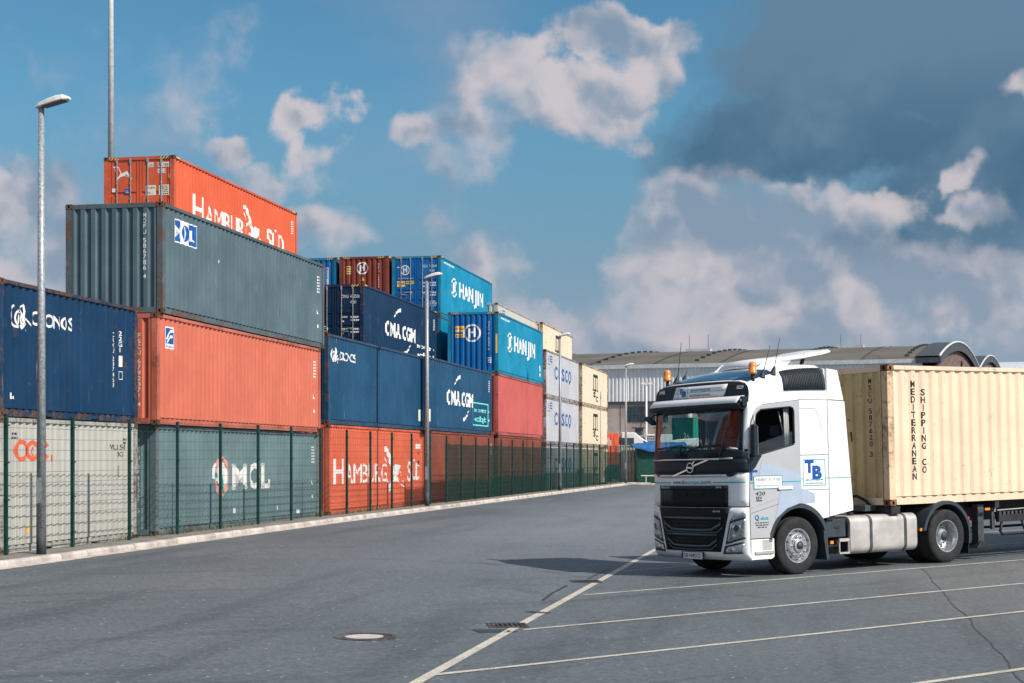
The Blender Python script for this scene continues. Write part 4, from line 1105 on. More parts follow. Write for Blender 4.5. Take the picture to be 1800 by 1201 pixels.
def hole_prism(outer, holes, y0, y1):
    """(x,z) polygon with holes, extruded along y"""
    bm = bmesh.new(); loops = [outer]+list(holes); edges = []; LV = []
    for lp in loops:
        vs = [bm.verts.new((x, y0, z)) for x, z in lp]; LV.append(vs)
        edges += [bm.edges.new((vs[i], vs[(i+1) % len(vs)])) for i in range(len(vs))]
    bmesh.ops.triangle_fill(bm, use_beauty=True, edges=edges)
    faces = bm.faces[:]; base = {v: bm.verts.new((v.co.x, y1, v.co.z)) for v in bm.verts[:]}
    for f in faces: bm.faces.new([base[v] for v in reversed(f.verts)])
    for vs in LV:
        for i in range(len(vs)):
            a, c = vs[i], vs[(i+1) % len(vs)]; bm.faces.new((a, c, base[c], base[a]))
    bmesh.ops.recalc_face_normals(bm, faces=bm.faces); me = bpy.data.meshes.new('panel'); bm.to_mesh(me); bm.free(); return me
def arcp(cx, cz, r, a0, a1, n=12): return [(cx+r*math.cos(R(a0+(a1-a0)*i/n)), cz+r*math.sin(R(a0+(a1-a0)*i/n))) for i in range(n+1)]
WC = .50
# front face
ws = MB(); fpatch(ws, -1.17, 1.17, 2.205, 2.90, 20, 6); part('windscreen', ws, M_WS, truck, True, recalc=False)
for sg in (-1, 1):
    fpart('windscreen_pillar', M_CABK, lambda b: fpatch(b, sg*1.10, sg*1.175, 2.2, 2.9, 4, 6, .003), thick=.03)
    fpart('corner_pillar', M_CABW, lambda b: fpatch(b, sg*1.176, sg*HW, 2.2, 3.0, 5, 6), thick=.03)
fpart('cowl_panel', M_CABK, lambda b: fpatch(b, -1.2, 1.2, 2.045, 2.2, 20, 3), thick=.03)
fpart('badge_panel', M_CABK, lambda b: fpatch(b, -HW, HW, 1.80, 2.035, 22, 3), thick=.03)
fpart('badge_panel', M_CABK, lambda b: fquad(b, [(-.98, 1.735), (.98, 1.735), (1.1, 1.80), (-1.1, 1.80)], 14, 2), thick=.03)
fpart('white_front_panel', M_CABW, lambda b: fpatch(b, -HW, HW, 1.225, 1.80, 24, 5, -.008), thick=.03)
fpart('bumper', M_CABW, lambda b: fpatch(b, -HW, HW, .30, 1.205, 26, 8), thick=.04)
fpart('upper_grille', M_GRILL, lambda b: fquad(b, [(-.90, 1.225), (.90, 1.225), (.90, 1.585), (-.90, 1.585)], 16, 4, .012), thick=.03)
fpart('upper_grille_frame', M_CABK, lambda b: (fquad(b, [(-.90, 1.515), (.90, 1.515), (.90, 1.585), (-.90, 1.585)], 16, 1, .018), fquad(b, [(.48, 1.24), (.89, 1.24), (.89, 1.51), (.48, 1.51)], 6, 2, .018)), thick=.02)
fpart('air_intake', M_HOLE, lambda b: (fquad(b, [(-.34, 1.40), (.02, 1.40), (.04, 1.475), (-.36, 1.475)], 4, 1, .016), fquad(b, [(.08, 1.40), (.42, 1.40), (.44, 1.475), (.06, 1.475)], 4, 1, .016)), thick=.01)
fpart('lower_grille', M_GRILL, lambda b: fquad(b, [(-.72, .44), (.72, .44), (.93, 1.20), (-.93, 1.20)], 16, 6, .012), thick=.03)
def grille_bar(zt, zb, wt, wb):
    b = MB(); pts = [fp(y, z, .026) for y, z in [(-wt, zt), (-wt*.5, zt), (0, zt), (wt*.5, zt), (wt, zt), (wt*.97, zt-(zt-zb)*.5), (wb, zb), (wb*.5, zb-.01), (0, zb-.01), (-wb*.5, zb-.01), (-wb, zb), (-wt*.97, zt-(zt-zb)*.5)]]
    b.tube(pts, .021, 8, True); part('grille_surround', b, M_BARG, truck, True)
    for z in (zt-(zt-zb)*.36, zt-(zt-zb)*.68):
        b = MB(); b.tube([fp(y, z, .018) for y in (-wb*.95, -wb*.5, 0, wb*.5, wb*.95)], .012, 6); part('grille_bar', b, M_CHAS, truck, True)
grille_bar(1.02, .82, .76, .52); grille_bar(.73, .54, .66, .46)
for z, w in ((.775, .66), (.48, .52)):
    b = MB(); b.tube([fp(-w-.12, z+.09, .02), fp(-w, z, .022), fp(0, z-.01, .022), fp(w, z, .022), fp(w+.12, z+.09, .02)], .012, 6); part('grille_lower_bar', b, M_BARG, truck, True)
for sg in (-1, 1):
    q = lambda l: [(sg*y, z) for y, z in l]
    o = fpart('headlight', M_REFL, lambda b: fquad(b, q([(.86, .60), (1.20, .70), (1.215, 1.02), (.955, .95)]), 8, 6, .006), thick=.02)
    b = MB(); fquad(b, q([(.855, .595), (1.205, .695), (1.22, 1.03), (.95, .955)]), 8, 6, .030); g = part('lamp_cover', b, M_LAMPG, o, True, recalc=False)
    b = MB(); b.cyl(fp(sg*1.08, .86, .0), fp(sg*1.08, .86, .026), .075, .075, 20); part('projector_ring', b, M_CHROME, o, True)
    b = MB(); b.cyl(fp(sg*1.08, .86, .0), fp(sg*1.08, .86, .028), .052, .052, 20); part('projector_lens', b, M_CABK, o, True)
    b = MB(); b.cyl(fp(sg*1.0, .72, .0), fp(sg*1.0, .72, .024), .05, .05, 16); part('projector_ring', b, M_CHROME, o, True)
    b = MB(); b.bar(fp(sg*.90, .64, .02), fp(sg*.975, .93, .02), .02, .012); part('daylight_strip', b, M_WHITE, o)
    fpart('headlight_seal', M_CHAS, lambda b: (fquad(b, q([(.835, .57), (1.215, .675), (1.212, .70), (.855, .60)]), 6, 1, .010), fquad(b, q([(.83, .57), (.855, .60), (.955, .95), (.935, .965)]), 2, 4, .010), fquad(b, q([(.94, .95), (1.215, 1.02), (1.22, 1.05), (.93, .97)]), 6, 1, .010)), thick=.01)
    fpart('indicator', M_REFL, lambda b: fquad(b, q([(.95, .985), (1.22, 1.055), (1.225, 1.13), (1.02, 1.09)]), 6, 2, .010), thick=.02)
    f_ = fpart('fog_lamp', M_REFL, lambda b: fquad(b, q([(.80, .425), (1.16, .44), (1.19, .60), (.84, .525)]), 6, 3, .008), thick=.02)
    b = MB(); b.cyl(fp(sg*.98, .49, .0), fp(sg*.98, .49, .022), .045, .045, 16); part('fog_lens', b, M_CHROME, f_, True)
    fpart('fog_lamp_seal', M_CHAS, lambda b: (fquad(b, q([(.775, .405), (1.18, .42), (1.16, .44), (.80, .425)]), 6, 1, .010), fquad(b, q([(.84, .525), (1.19, .60), (1.20, .625), (.82, .545)]), 6, 1, .010), fquad(b, q([(.77, .405), (.80, .425), (.84, .525), (.815, .545)]), 2, 2, .010)), thick=.01)
b = MB(); b.box(-1.425, -1.405, -.31, .235, .305, .42); part('number_plate', b, M_WHITE, truck)
b = MB(); b.box(-1.422, -1.400, -.325, .25, .295, .43); part('plate_holder', b, M_CHAS, truck)
pf = lambda a, b: (-1.428, -a, b)
p = Print(); p.text('SB', -.175, .328, .072, .11, .004).text('04DOZ', .005, .328, .072, .27, .004); p.lay('plate_lettering', pf, M_BLACKP, truck)
p = Print(); p.rect(-.232, -.195, .308, .417); p.lay('plate_band', pf, M_BLUEP, truck)
p = Print(); p.disc(-.028, .366, .02, .022); p.lay('plate_seal', pf, M_REDP, truck)
# front lettering and badge
ff = lambda off: (lambda a, b: fp(-a, b, off))
fpb = [i*.04 for i in range(-30, 31)]
p = Print(); p.text('www.tb', -.50, 1.615, .068, .34, .006).text('.com', .24, 1.615, .068, .27, .006); p.lay('lettering', ff(.008), M_BLACKP, truck, fpb)
p = Print(); p.text('europe', -.145, 1.615, .068, .37, .006).rect(-1.22, -.56, 1.628, 1.645).rect(.57, 1.22, 1.628, 1.645); p.lay('lettering', ff(.008), M_TEALP, truck, fpb)
p = Print(); p.text('VOLVO', -.84, 1.535, .036, .27, .006).text('FH', .66, 1.535, .036, .11, .002, shear=.2); p.lay('lettering', ff(.034), M_WHITE, truck, fpb)
p = Print(); p.text('GAS', .56, 1.125, .030, .17, .006, shear=.25); p.lay('lettering', ff(.016), M_WHITE, truck, fpb)
b = MB(); b.tube([fp(.085*math.cos(2*math.pi*i/24), 1.895+.085*math.sin(2*math.pi*i/24), .02) for i in range(24)], .014, 8, True); part('badge_ring', b, M_CHROME, truck, True)
b = MB(); b.bar(fp(-.075, 1.96, .02), fp(-.13, 2.01, .02), .035, .02); part('badge_arrow', b, M_CHROME, truck)
b = MB(); b.bar(fp(.085, 1.905, .02), fp(-.085, 1.885, .02), .02, .024); part('badge_bar', b, M_CHROME, truck)
b = MB(); b.bar(fp(.48, 1.75, .016), fp(.09, 1.86, .016), .014, .028); b.bar(fp(-.09, 1.93, .016), fp(-.46, 2.03, .016), .014, .028); part('badge_stripe', b, M_CHROME, truck)
b = MB(); b.tube([fp(y, 2.04, .006) for y in (1.16, .8, .4, 0, -.4, -.72)], .020, 8); part('chrome_strip', b, M_CHROME, truck, True)
b = MB(); b.tube([fp(y, 2.045, .006) for y in (-.70, -.9, -1.0)], .016, 8); part('chrome_strip', b, M_ALU, truck, True)
fpart('silver_strip', M_CHROME, lambda b: fquad(b, [(-.90, 1.735), (.92, 1.735), (.94, 1.772), (-.86, 1.772)], 14, 1, .012), thick=.012)
for a in (.28, -.52):
    fpart('washer_cover', M_GRILL, lambda b: fquad(b, [(a-.16, 2.07), (a+.16, 2.07), (a+.18, 2.14), (a-.18, 2.14)], 4, 1, .010), thick=.01)
for a, e in ((.30, 1.04), (-.72, .14)):
    w_ = thing_ = None
    b = MB(); b.bar(fp(a, 2.10, .03), fp(a-.06, 2.29, .03), .028, .02); b.bar(fp(a-.06, 2.29, .03), fp(e, 2.245, .028), .02, .018); b.bar(fp(a-.02, 2.262, .02), fp(e+.02, 2.225, .02), .012, .016); part('wiper', b, M_CHAS, truck)
# sign box above the windscreen
fpart('sign_box', M_CABK, lambda b: fpatch(b, -HW, HW, 2.90, 3.4, 24, 6, top=True), thick=.03)
so_ = fpart('roof_sign', M_WHITE, lambda b: fquad(b, [(-.66, 3.105), (.70, 3.105), (.64, 3.335), (-.74, 3.335)], 10, 2, .012), thick=.01)
p = Print(); p.frame(-.56, -.30, 3.125, 3.325, .008); p.rect(-.70, -.56, 3.222, 3.230).rect(-.30, .66, 3.222, 3.230); p.lay('lettering', ff(.018), M_TEALP, truck)
p = Print(); p.text('europe', -.22, 3.245, .055, .52, .02); p.lay('lettering', ff(.018), M_TEALP, truck)
def tb(p, a0, b0, w, h):
    p.text('T', a0+.06*w, b0+.42*h, .48*h, .44*w, .055).text('B', a0+.42*w, b0+.14*h, .52*h, .46*w, .055); return p
p = tb(Print(), -.555, 3.135, .25, .185); p.lay('lettering', ff(.018), M_BLUEP, truck)
p = Print(); p.text('INTERNATIONAL', -.235, 3.150, .040, .56, .002, space=1.1); p.lay('lettering', ff(.018), M_BLACKP, truck)
for sg in (-1, 1): fpart('marker_lamp', M_REFL, lambda b: fquad(b, [(sg*.95, 3.235), (sg*1.13, 3.235), (sg*1.12, 3.29), (sg*.97, 3.30)], 3, 1, .010), thick=.01)
b = MB()
vr = []
for y in ys(-1.17, 1.17, 18):
    s_ = 1-.25*(abs(y)/1.17)**4; x = fx(y, 2.95)
    vr.append([(x+.02, y, 3.105), (x-.11*s_, y, 3.085), (x-.22*s_, y, 2.985)])
b.grid(vr); o = part('sun_visor', b, M_CABW, truck, True, recalc=False); md = o.modifiers.new('thickness', 'SOLIDIFY'); md.thickness = .012
b = MB(); vr = []
for y in ys(-1.22, 1.22, 18):
    s_ = 1-.25*(abs(y)/1.2)**4; x = fx(y, 2.95)
    vr.append([(x-.218*s_, y, 2.985), (x-.20*s_, y, 2.935), (x-.14*s_, y, 2.895), (x+.01, y, 2.91)])
b.grid(vr); o = part('visor_underside', b, M_CABK, truck, True, recalc=False); md = o.modifiers.new('thickness', 'SOLIDIFY'); md.thickness = .012
for sg in (-1, 1):
    b = MB(); b.xprism([(sg*1.13, 2.92), (sg*1.235, 2.92), (sg*1.235, 3.10), (sg*1.13, 3.10)], fx(1.2, 3.)-.10, fx(1.2, 3.)+.03); part('visor_end', b, M_CABK, truck, bevel=.02)
b = MB(); b.cyl((fx(1.2, 3.)-.105, -1.185, 3.03), (fx(1.2, 3.)-.115, -1.185, 3.03), .034, n=14); part('visor_lamp', b, M_REFL, truck)
# roof shell
RS = []
for sg, lst in ((-1, HF[::-1]), (1, HF[1:])):
    for a, h in lst: RS.append((sg*a*HW, h))
XR = .74
def roof_pt(y, h, u, off=0.):
    zf = 3.05+.34*h; xs = fx(y, zf)+.004; zr = 3.05+.665*h
    w = 1-(1-u)**2.3
    x = xs+(XR-xs)*u; yy = y*(1-.035*w*h); z = zf+(zr-zf)*w
    return Vector((x, yy*(1+off/HW), z+off*h))
def roof_grid(u0, u1, k0, k1, n=12, off=0.):
    b = MB(); r = []
    for i in range(n+1): r.append([roof_pt(RS[k][0], RS[k][1], u0+(u1-u0)*i/n, off) for k in range(k0, k1)])
    b.grid(r); return b
o = part('roof', roof_grid(0, 1, 0, len(RS), 16), M_CABW, truck, True, recalc=True)
o = part('roof_glass_panel', roof_grid(.03, .36, 4, len(RS)-4, 8, .012), M_ROOFG, truck, True)
for (k0, k1) in ((1, 5), (len(RS)-5, len(RS)-1)):
    o = part('side_air_vent', roof_grid(.44, .985, k0, k1, 8, .022), M_PLAST, truck, True)
    md = o.modifiers.new('thickness', 'SOLIDIFY'); md.thickness = .02
    b = MB()
    for u in [.48+i*.022 for i in range(22)]:
        pts = [roof_pt(RS[k][0], RS[k][1], u, .030) for k in range(k0, k1)]
        b.tube(pts, .006, 4)
    o2 = part('vent_slat', b, M_CHAS, o); stuff(o2)
# side panels; the near door hangs slightly open
def cabx(z): return fx(HW, z)+.006
for sg in (-1, 1):
    Y0, Y1 = sg*HW, sg*(HW-.035)
    win = [(-1.085, 2.10), (-1.05, 2.45), (-.955, 2.80), (-.86, 2.875), (-.17, 2.925), (-.105, 2.90), (-.085, 2.84), (-.085, 2.285), (-.10, 2.265), (-.95, 2.085), (-1.04, 2.07)]
    outer = [(-.70, .67), (-.70, .75)]+arcp(0, WC, .735, 160, 86.5, 12)+[(.045, 1.27), (.045, 3.035), (-.80, 2.955), (-.93, 2.90), (-1.035, 2.78), (-1.105, 2.45), (-1.135, 2.15), (-1.14, 1.9), (-1.135, .67)]
    Md = Matrix.Translation((-1.13, Y0, 0)) @ Matrix.Rotation(R(1.2 if sg < 0 else 0)*-sg*-1, 4, 'Z') @ Matrix.Translation((1.13, -Y0, 0))
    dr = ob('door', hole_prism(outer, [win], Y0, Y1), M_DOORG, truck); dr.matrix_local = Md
    md = dr.modifiers.new('bevel', 'BEVEL'); md.width = .006; md.segments = 2; md.limit_method = 'ANGLE'; md.angle_limit = R(50)
    gy = Y0-sg*.018
    low = [(-1.066, 2.25), (-.085, 2.50), (-.085, 2.285), (-.10, 2.265), (-.95, 2.085), (-1.04, 2.07), (-1.085, 2.10)] if sg < 0 else win
    b = MB(); b.add([(x, gy, z) for x, z in low], [tuple(range(len(low)))]); part('door_window', b, M_SG, dr)
    b = MB(); cx, cz = -.55, 2.48
    b.tube([(x+(cx-x)*.012, Y0-sg*.004, z+(cz-z)*.012) for x, z in win], .014, 6, True); part('window_seal', b, M_CHAS, dr, True)
    b = MB(); b.box(-.50, -.17, min(Y0, Y0+sg*.028), max(Y0, Y0+sg*.028), 1.485, 1.545); part('door_handle', b, M_CABW, dr, bevel=.012)
    b = MB(); b.box(-.52, -.13, min(Y0+sg*.002, Y0-sg*.01), max(Y0+sg*.002, Y0-sg*.01), 1.465, 1.57); part('handle_recess', b, M_PLAST, dr)
    if sg < 0:
        b = MB(); b.prism([(-1.13, 1.80), (-1.13, 2.12), (-1.05, 2.065), (-.86, 2.09), (-.95, 1.98), (-1.02, 1.88)], Y0-.022, Y0+.01); part('mirror_base', b, M_CABK, dr)
        ds = lambda a, b: (a, Y0-.0045, b); ds2 = lambda a, b: (a, Y0-.0065, b)
        p = Print(); p.poly([(-.86, 1.98), (.03, 1.76), (.03, 1.28), (-.02, 1.235), (-.30, 1.16), (-.50, 1.03), (-.58, .98), (-.44, 1.46), (-.93, 1.74)]); p.lay('facet_decal', ds, M_FACET, dr)
        p = Print(); p.rect(-1.12, -.96, 1.80, 1.84).rect(-1.12, -1.075, 1.66, 1.80); p.lay('corner_mark', ds2, M_BLUEP, dr)
        p = Print(); p.rect(-1.045, -.405, 1.515, 1.735); p.lay('phone_panel', ds2, M_WHITE, dr)
        ds3 = lambda a, b: (a, Y0-.0085, b)
        p = Print(); p.frame(-1.05, -.40, 1.51, 1.74, .013).rect(-.40, .03, 1.618, 1.631).rect(-1.13, -1.05, 1.618, 1.631); p.lay('phone_frame', ds3, M_TEALP, dr)
        p = Print(); p.text('+31(0)13 - 51 17 555', -1.00, 1.648, .048, .55, .002).text('www.tbeurope.com', -1.00, 1.556, .030, .55, .001, space=1.15); p.lay('lettering', ds3, M_BLACKP, dr)
        p = Print(); p.text('420', -1.02, 1.405, .062, .22, .004, shear=.15).text('EEV', -1.0, 1.335, .05, .13, .002).rect(-1.0, -.87, 1.305, 1.322); p.lay('lettering', ds2, M_BLACKP, dr)
        p = Print(); p.text('Q', -1.04, .985, .085, .09, .014); p.lay('lettering', ds2, M_BLUEP, dr)
        p = Print(); p.text('-doz', -.945, .985, .062, .22, .010); p.lay('lettering', ds2, M_TEALP, dr)
        p = Print(); tiny(p, -1.04, .945, 1, .03, .31, 4); tiny(p, -1.02, .905, 1, .03, .28, 5); tiny(p, -.98, .868, 1, .03, .20, 6); p.lay('lettering', ds2, M_PLAST, dr)
        # pressed swage lines
        b = MB(); b.bar((-1.12, Y0+.004, 1.20), (.03, Y0+.004, 1.475), .016, .022); part('swage_line', b, M_DOORG, dr)
        b = MB(); b.bar((-1.12, Y0+.001, 1.10), (.03, Y0+.001, 1.36), .006, .006); part('panel_seam', b, M_PLAST, dr)
    # rear quarter of the cab: three panels
    for nm, poly in (('side_panel', [(.058, 2.078), (.735, 2.078), (.735, 3.042), (.058, 3.04)]), ('locker_door', [(.058, 1.468), (.735, 1.468), (.735, 2.068), (.058, 2.068)]),
                     ('wing_panel', [(.058, 1.458), (.058, 1.236)]+arcp(0, WC, .735, 84, 38, 8)+[(.735, .97), (.735, 1.458)])):
        o = part(nm, MB().prism(poly, Y0, Y1), M_CABW, truck, bevel=.006)
    fair = part('side_fairing', MB().prism([(.75, .98), (1.33, 1.07), (1.33, 1.18), (1.17, 3.02), (.75, 3.035)], Y0+sg*.005, Y0-sg*.03), M_CABW, truck, bevel=.008)
    part('side_fairing', MB().prism([(.752, 3.05), (1.168, 3.038), (1.03, 3.57), (.76, 3.60)], Y0-sg*.012, Y0-sg*.05), M_CABW, truck, bevel=.01)
    if sg < 0:
        p = Print(); p.poly([(.45, 2.90), (.07, 2.90), (.07, 2.885), (.44, 2.885)]).poly([(.45, 2.90), (.44, 2.885), (.60, 2.52), (.612, 2.525)]); p.lay('pressed_line', lambda a, b: (a, Y0-.002, b), M_DOORG, truck)
        p = Print(); p.poly([(.07, 1.50), (.38, 1.40), (.40, 1.24), (.12, 1.225), (.07, 1.24)]); p.lay('facet_decal', lambda a, b: (a, Y0-.003, b), M_FACET, truck)
        w = lambda a, b: (a, Y0-.003, b); w2 = lambda a, b: (a, Y0-.005, b)
        p = Print(); p.frame(.115, .66, 1.535, 2.0, .014).rect(.058, .115, 1.655, 1.668).rect(.66, .735, 1.655, 1.668); p.lay('emblem_frame', w, M_TEALP, truck)
        p = tb(Print(), .13, 1.60, .50, .42); p.lay('lettering', w, M_BLUEP, truck)
        p = Print(); p.text('europe', .175, 1.628, .036, .42, .016); p.lay('lettering', w2, M_TEALP, truck)
        p = Print(); p.text('INTERNATIONAL', .18, 1.568, .024, .42, .0); p.lay('lettering', w2, M_PLAST, truck)
        p = Print(); p.rect(.755, 1.285, 1.655, 1.668); p.lay('fairing_stripe', lambda a, b: (a, Y0-.0075, b), M_TEALP, truck)
    # step in front of the wheel
    st_ = part('entry_step', MB().prism([(-1.13, .305), (-.66, .305), (-.60, .34), (-.60, .655), (-1.13, .655)], Y0+sg*.002, Y0-sg*.05), M_CABW, truck, bevel=.01)
    b = MB(); b.box(-1.06, -.62, min(Y0+sg*.03, Y0), max(Y0+sg*.03, Y0), .40, .45); part('step_tread', b, M_ALU, st_, bevel=.006)
    b = MB(); b.box(-.88, -.66, min(Y0+sg*.004, Y0), max(Y0+sg*.004, Y0), .46, .64); part('step_recess', b, M_ALU, st_)
    # wheel arch trim and flap
    def arch(cx, r0, r1, a0, a1, ya, yb, nm, mat, n=18):
        b = MB(); rr = []
        for i in range(n+1):
            t = R(a0+(a1-a0)*i/n); c_, s_ = math.cos(t), math.sin(t)
            rr.append([(cx+r0*c_, ya, WC+r0*s_), (cx+r1*c_, ya, WC+r1*s_), (cx+r1*c_, yb, WC+r1*s_), (cx+r0*c_, yb, WC+r0*s_), (cx+r0*c_, ya, WC+r0*s_)])
        b.grid(rr); b.add(rr[0][:4], [(0,1,2,3)]); b.add(rr[-1][:4], [(3,2,1,0)]); return part(nm, b, mat, truck, auto=35)
    arch(0, .66, .735, 172, 22, Y0-sg*.01+sg*.014, sg*.80, 'wheel_arch', M_PLAST)
    part('mudflap', MB().prism([(.60, .80), (.68, .78), (.71, .22), (.665, .22), (.60, .60)], sg*1.235, sg*.85), M_PLAST, truck)
    arch(3.82, .60, .665, 168, -14, sg*1.245, sg*.60, 'rear_fender', M_PLAST, 22)
    part('mudflap', MB().box(4.44, 4.46, min(sg*1.2, sg*.62), max(sg*1.2, sg*.62), .15, .50), M_CHAS, truck)
    # mirror folded in against the near door
    if sg < 0:
        yb = Y0-.085
        b = MB(); b.box(-1.14, -1.04, yb-.05, yb+.05, 2.06, 2.62); mi = part('mirror', b, M_CABK, truck, bevel=.03)
        b = MB(); b.box(-1.042, -1.034, yb-.04, yb+.04, 2.12, 2.58); part('mirror_glass', b, M_CHROME, mi)
        b = MB(); b.tube([(-1.00, Y0, 2.78), (-1.05, Y0-.06, 2.74), (-1.08, yb, 2.60)], .016, 6); part('mirror_arm', b, M_ALU, truck, True)
    b = MB(); rail = [(-1.122, 2.14), (-1.118, 3.056), (.045, 3.056), (.045, 3.043), (-.80, 2.963), (-.934, 2.906), (-1.040, 2.785), (-1.112, 2.45)]
    part('door_frame', MB().prism(rail, Y0-sg*.002, Y0-sg*.04), M_CABW, truck)
b = MB(); b.box(-1.52, -1.40, .86, 1.12, 2.72, 2.80); o = part('front_mirror', b, M_CABK, truck, bevel=.03); o.matrix_local = Matrix.Translation((-1.46, 1.0, 2.76)) @ Matrix.Rotation(R(28), 4, 'X') @ Matrix.Translation((1.46, -1.0, -2.76))
b = MB(); b.tube([(-1.20, .95, 2.88), (-1.40, .97, 2.85), (-1.46, .98, 2.78)], .016, 6); part('mirror_arm', b, M_CHAS, truck, True)
part('rear_wall', MB().box(.70, .745, -1.21, 1.21, 1.0, 3.60), M_CABW, truck, bevel=.03)
part('cab_floor', MB().box(-1.14, .70, -1.2, 1.2, 1.22, 1.30), M_INT, truck)
part('rear_lining', MB().box(.66, .695, -1.2, 1.2, 1.3, 3.3), M_INT, truck)
part('bunk', MB().box(.10, .655, -1.15, 1.15, 1.75, 1.95), M_SEAT, truck, bevel=.04)
part('ceiling_lining', MB().box(-1.0, .64, -1.17, 1.17, 2.98, 3.0), M_INT, truck)
part('dashboard', MB().prism([(-1.20, 2.14), (-.95, 2.17), (-.80, 2.04), (-.80, 1.6), (-1.20, 1.6)], -1.04, 1.04), M_INT, truck, bevel=.03)
b = MB(); b.tube([(-.62+.10*math.sin(t), -.60+.22*math.cos(t), 2.08+.19*math.sin(t)) for t in [2*math.pi*i/20 for i in range(20)]], .017, 8, True); part('steering_wheel', b, M_INT, truck, True)
for y in (-.62, .62):
    part('seat', MB().prism([(-.50, 1.55), (.0, 1.50), (.02, 1.62), (.16, 2.38), (.05, 2.42), (-.10, 1.70), (-.50, 1.70)], y-.24, y+.24), M_SEAT, truck, bevel=.04)
    part('headrest', MB().box(.05, .17, y-.13, y+.13, 2.42, 2.62), M_SEAT, truck, bevel=.03)
b = MB(); b.tube([(-1.2, -.98, 2.13), (-1.05, -.80, 2.16), (-1.0, -.6, 2.18)], .07, 10); part('paper_roll', b, M_WHITE, truck, True)
b = MB()
for k in range(6): b.cyl((-.215+.022*k, -1.165+.010*(k % 2), 2.1), (-.235+.022*k, -1.165+.010*(k % 2), 2.92), .016, n=6)
part('side_curtain', b, M_CREAMI, truck, True)
b = MB(); b.tube([(-.30, -1.10, 2.85), (-.22, -1.12, 2.5), (-.15, -1.10, 2.2)], .012, 6); part('seat_belt', b, M_CREAMI, truck, True)
# roof fittings
def beacon(u, k, lab=None):
    q = roof_pt(RS[k][0], RS[k][1], u)
    g = part('beacon_mount', MB().cyl((q.x, q.y, q.z-.03), (q.x, q.y, q.z+.11), .035, .03, 12), M_CHAS, truck, True)
    b = MB(); prof = [(.0, .0), (.075, .0), (.075, .045), (.068, .05), (.066, .15), (.055, .19), (.028, .208), (0, .21)]
    n_ = 20; vs = [(q.x+r*math.cos(2*math.pi*i/n_), q.y+r*math.sin(2*math.pi*i/n_), q.z+.10+h) for r, h in prof for i in range(n_)]
    b.add(vs, [(j*n_+i, j*n_+(i+1) % n_, (j+1)*n_+(i+1) % n_, (j+1)*n_+i) for j in range(len(prof)-1) for i in range(n_)])
    part('roof_beacon', b, M_AMBER, truck, True)
beacon(.10, 4); beacon(.10, len(RS)-5)
for u, k, ln, dx in ((.14, len(RS)-6, .62, .10), (.22, 4, .42, .16), (.36, 4, .50, .14), (.30, len(RS)-5, .10, .05)):
    q = roof_pt(RS[k][0], RS[k][1], u)
    b = MB(); b.cyl((q.x, q.y, q.z-.02), (q.x+.05, q.y, q.z+.12), .06, .018, 10); b.cyl((q.x+.05, q.y, q.z+.11), (q.x+.05+dx, q.y, q.z+.12+ln), .009, .005, 6); part('antenna', b, M_CHAS, truck)
b = MB(); tp = []; bt = []
for x, z, w in ((-.30, 3.66, .42), (-.10, 3.79, .52), (.3, 3.835, .60), (.8, 3.88, .64), (1.25, 3.95, .66), (1.45, 4.0, .66)):
    tp.append([(x, -w, z-.035), (x, -w*.9, z), (x, 0, z+.02), (x, w*.9, z), (x, w, z-.035)])
b.grid(tp); o = part('roof_deflector', b, M_CABW, truck, True, recalc=True); md = o.modifiers.new('thickness', 'SOLIDIFY'); md.thickness = .035; md.offset = -1
for sg in (-1, 1):
    part('deflector_cheek', MB().prism([(-.30, 3.62), (-.10, 3.76), (.3, 3.80), (.62, 3.83), (.40, 3.66)], sg*.56, sg*.535), M_CABW, truck)
    b = MB(); b.bar((.85, sg*.5, 3.68), (.95, sg*.5, 3.90), .04, .06, (0, 1, 0)); part('deflector_strut', b, M_CHAS, truck)
# chassis
for sg in (-1, 1): part('frame_rail', MB().box(-.95, 4.75, min(sg*.34, sg*.43), max(sg*.34, sg*.43), .66, .92), M_CHAS, truck)
part('engine_block', MB().box(-1.05, .85, -.55, .55, .42, 1.22), M_CHAS, truck, bevel=.05)
part('front_axle', MB().box(-.06, .06, -.95, .95, .42, .56), M_CHAS, truck); part('rear_axle', MB().box(3.68, 3.96, -.85, .85, .38, .62), M_CHAS, truck, bevel=.05)
part('fifth_wheel', MB().box(3.0, 3.75, -.45, .45, .93, 1.06), M_CHAS, truck, bevel=.03)
part('gearbox', MB().box(.85, 1.9, -.3, .3, .5, .95), M_CHAS, truck, bevel=.05)
def rrect(y0, y1, z0, z1, r, n=5):
    pts = []
    for cy, cz, a in ((y1-r, z1-r, 0), (y0+r, z1-r, 90), (y0+r, z0+r, 180), (y1-r, z0+r, 270)):
        pts += [(cy+r*math.cos(R(a+90*i/n)), cz+r*math.sin(R(a+90*i/n))) for i in range(n+1)]
    return pts
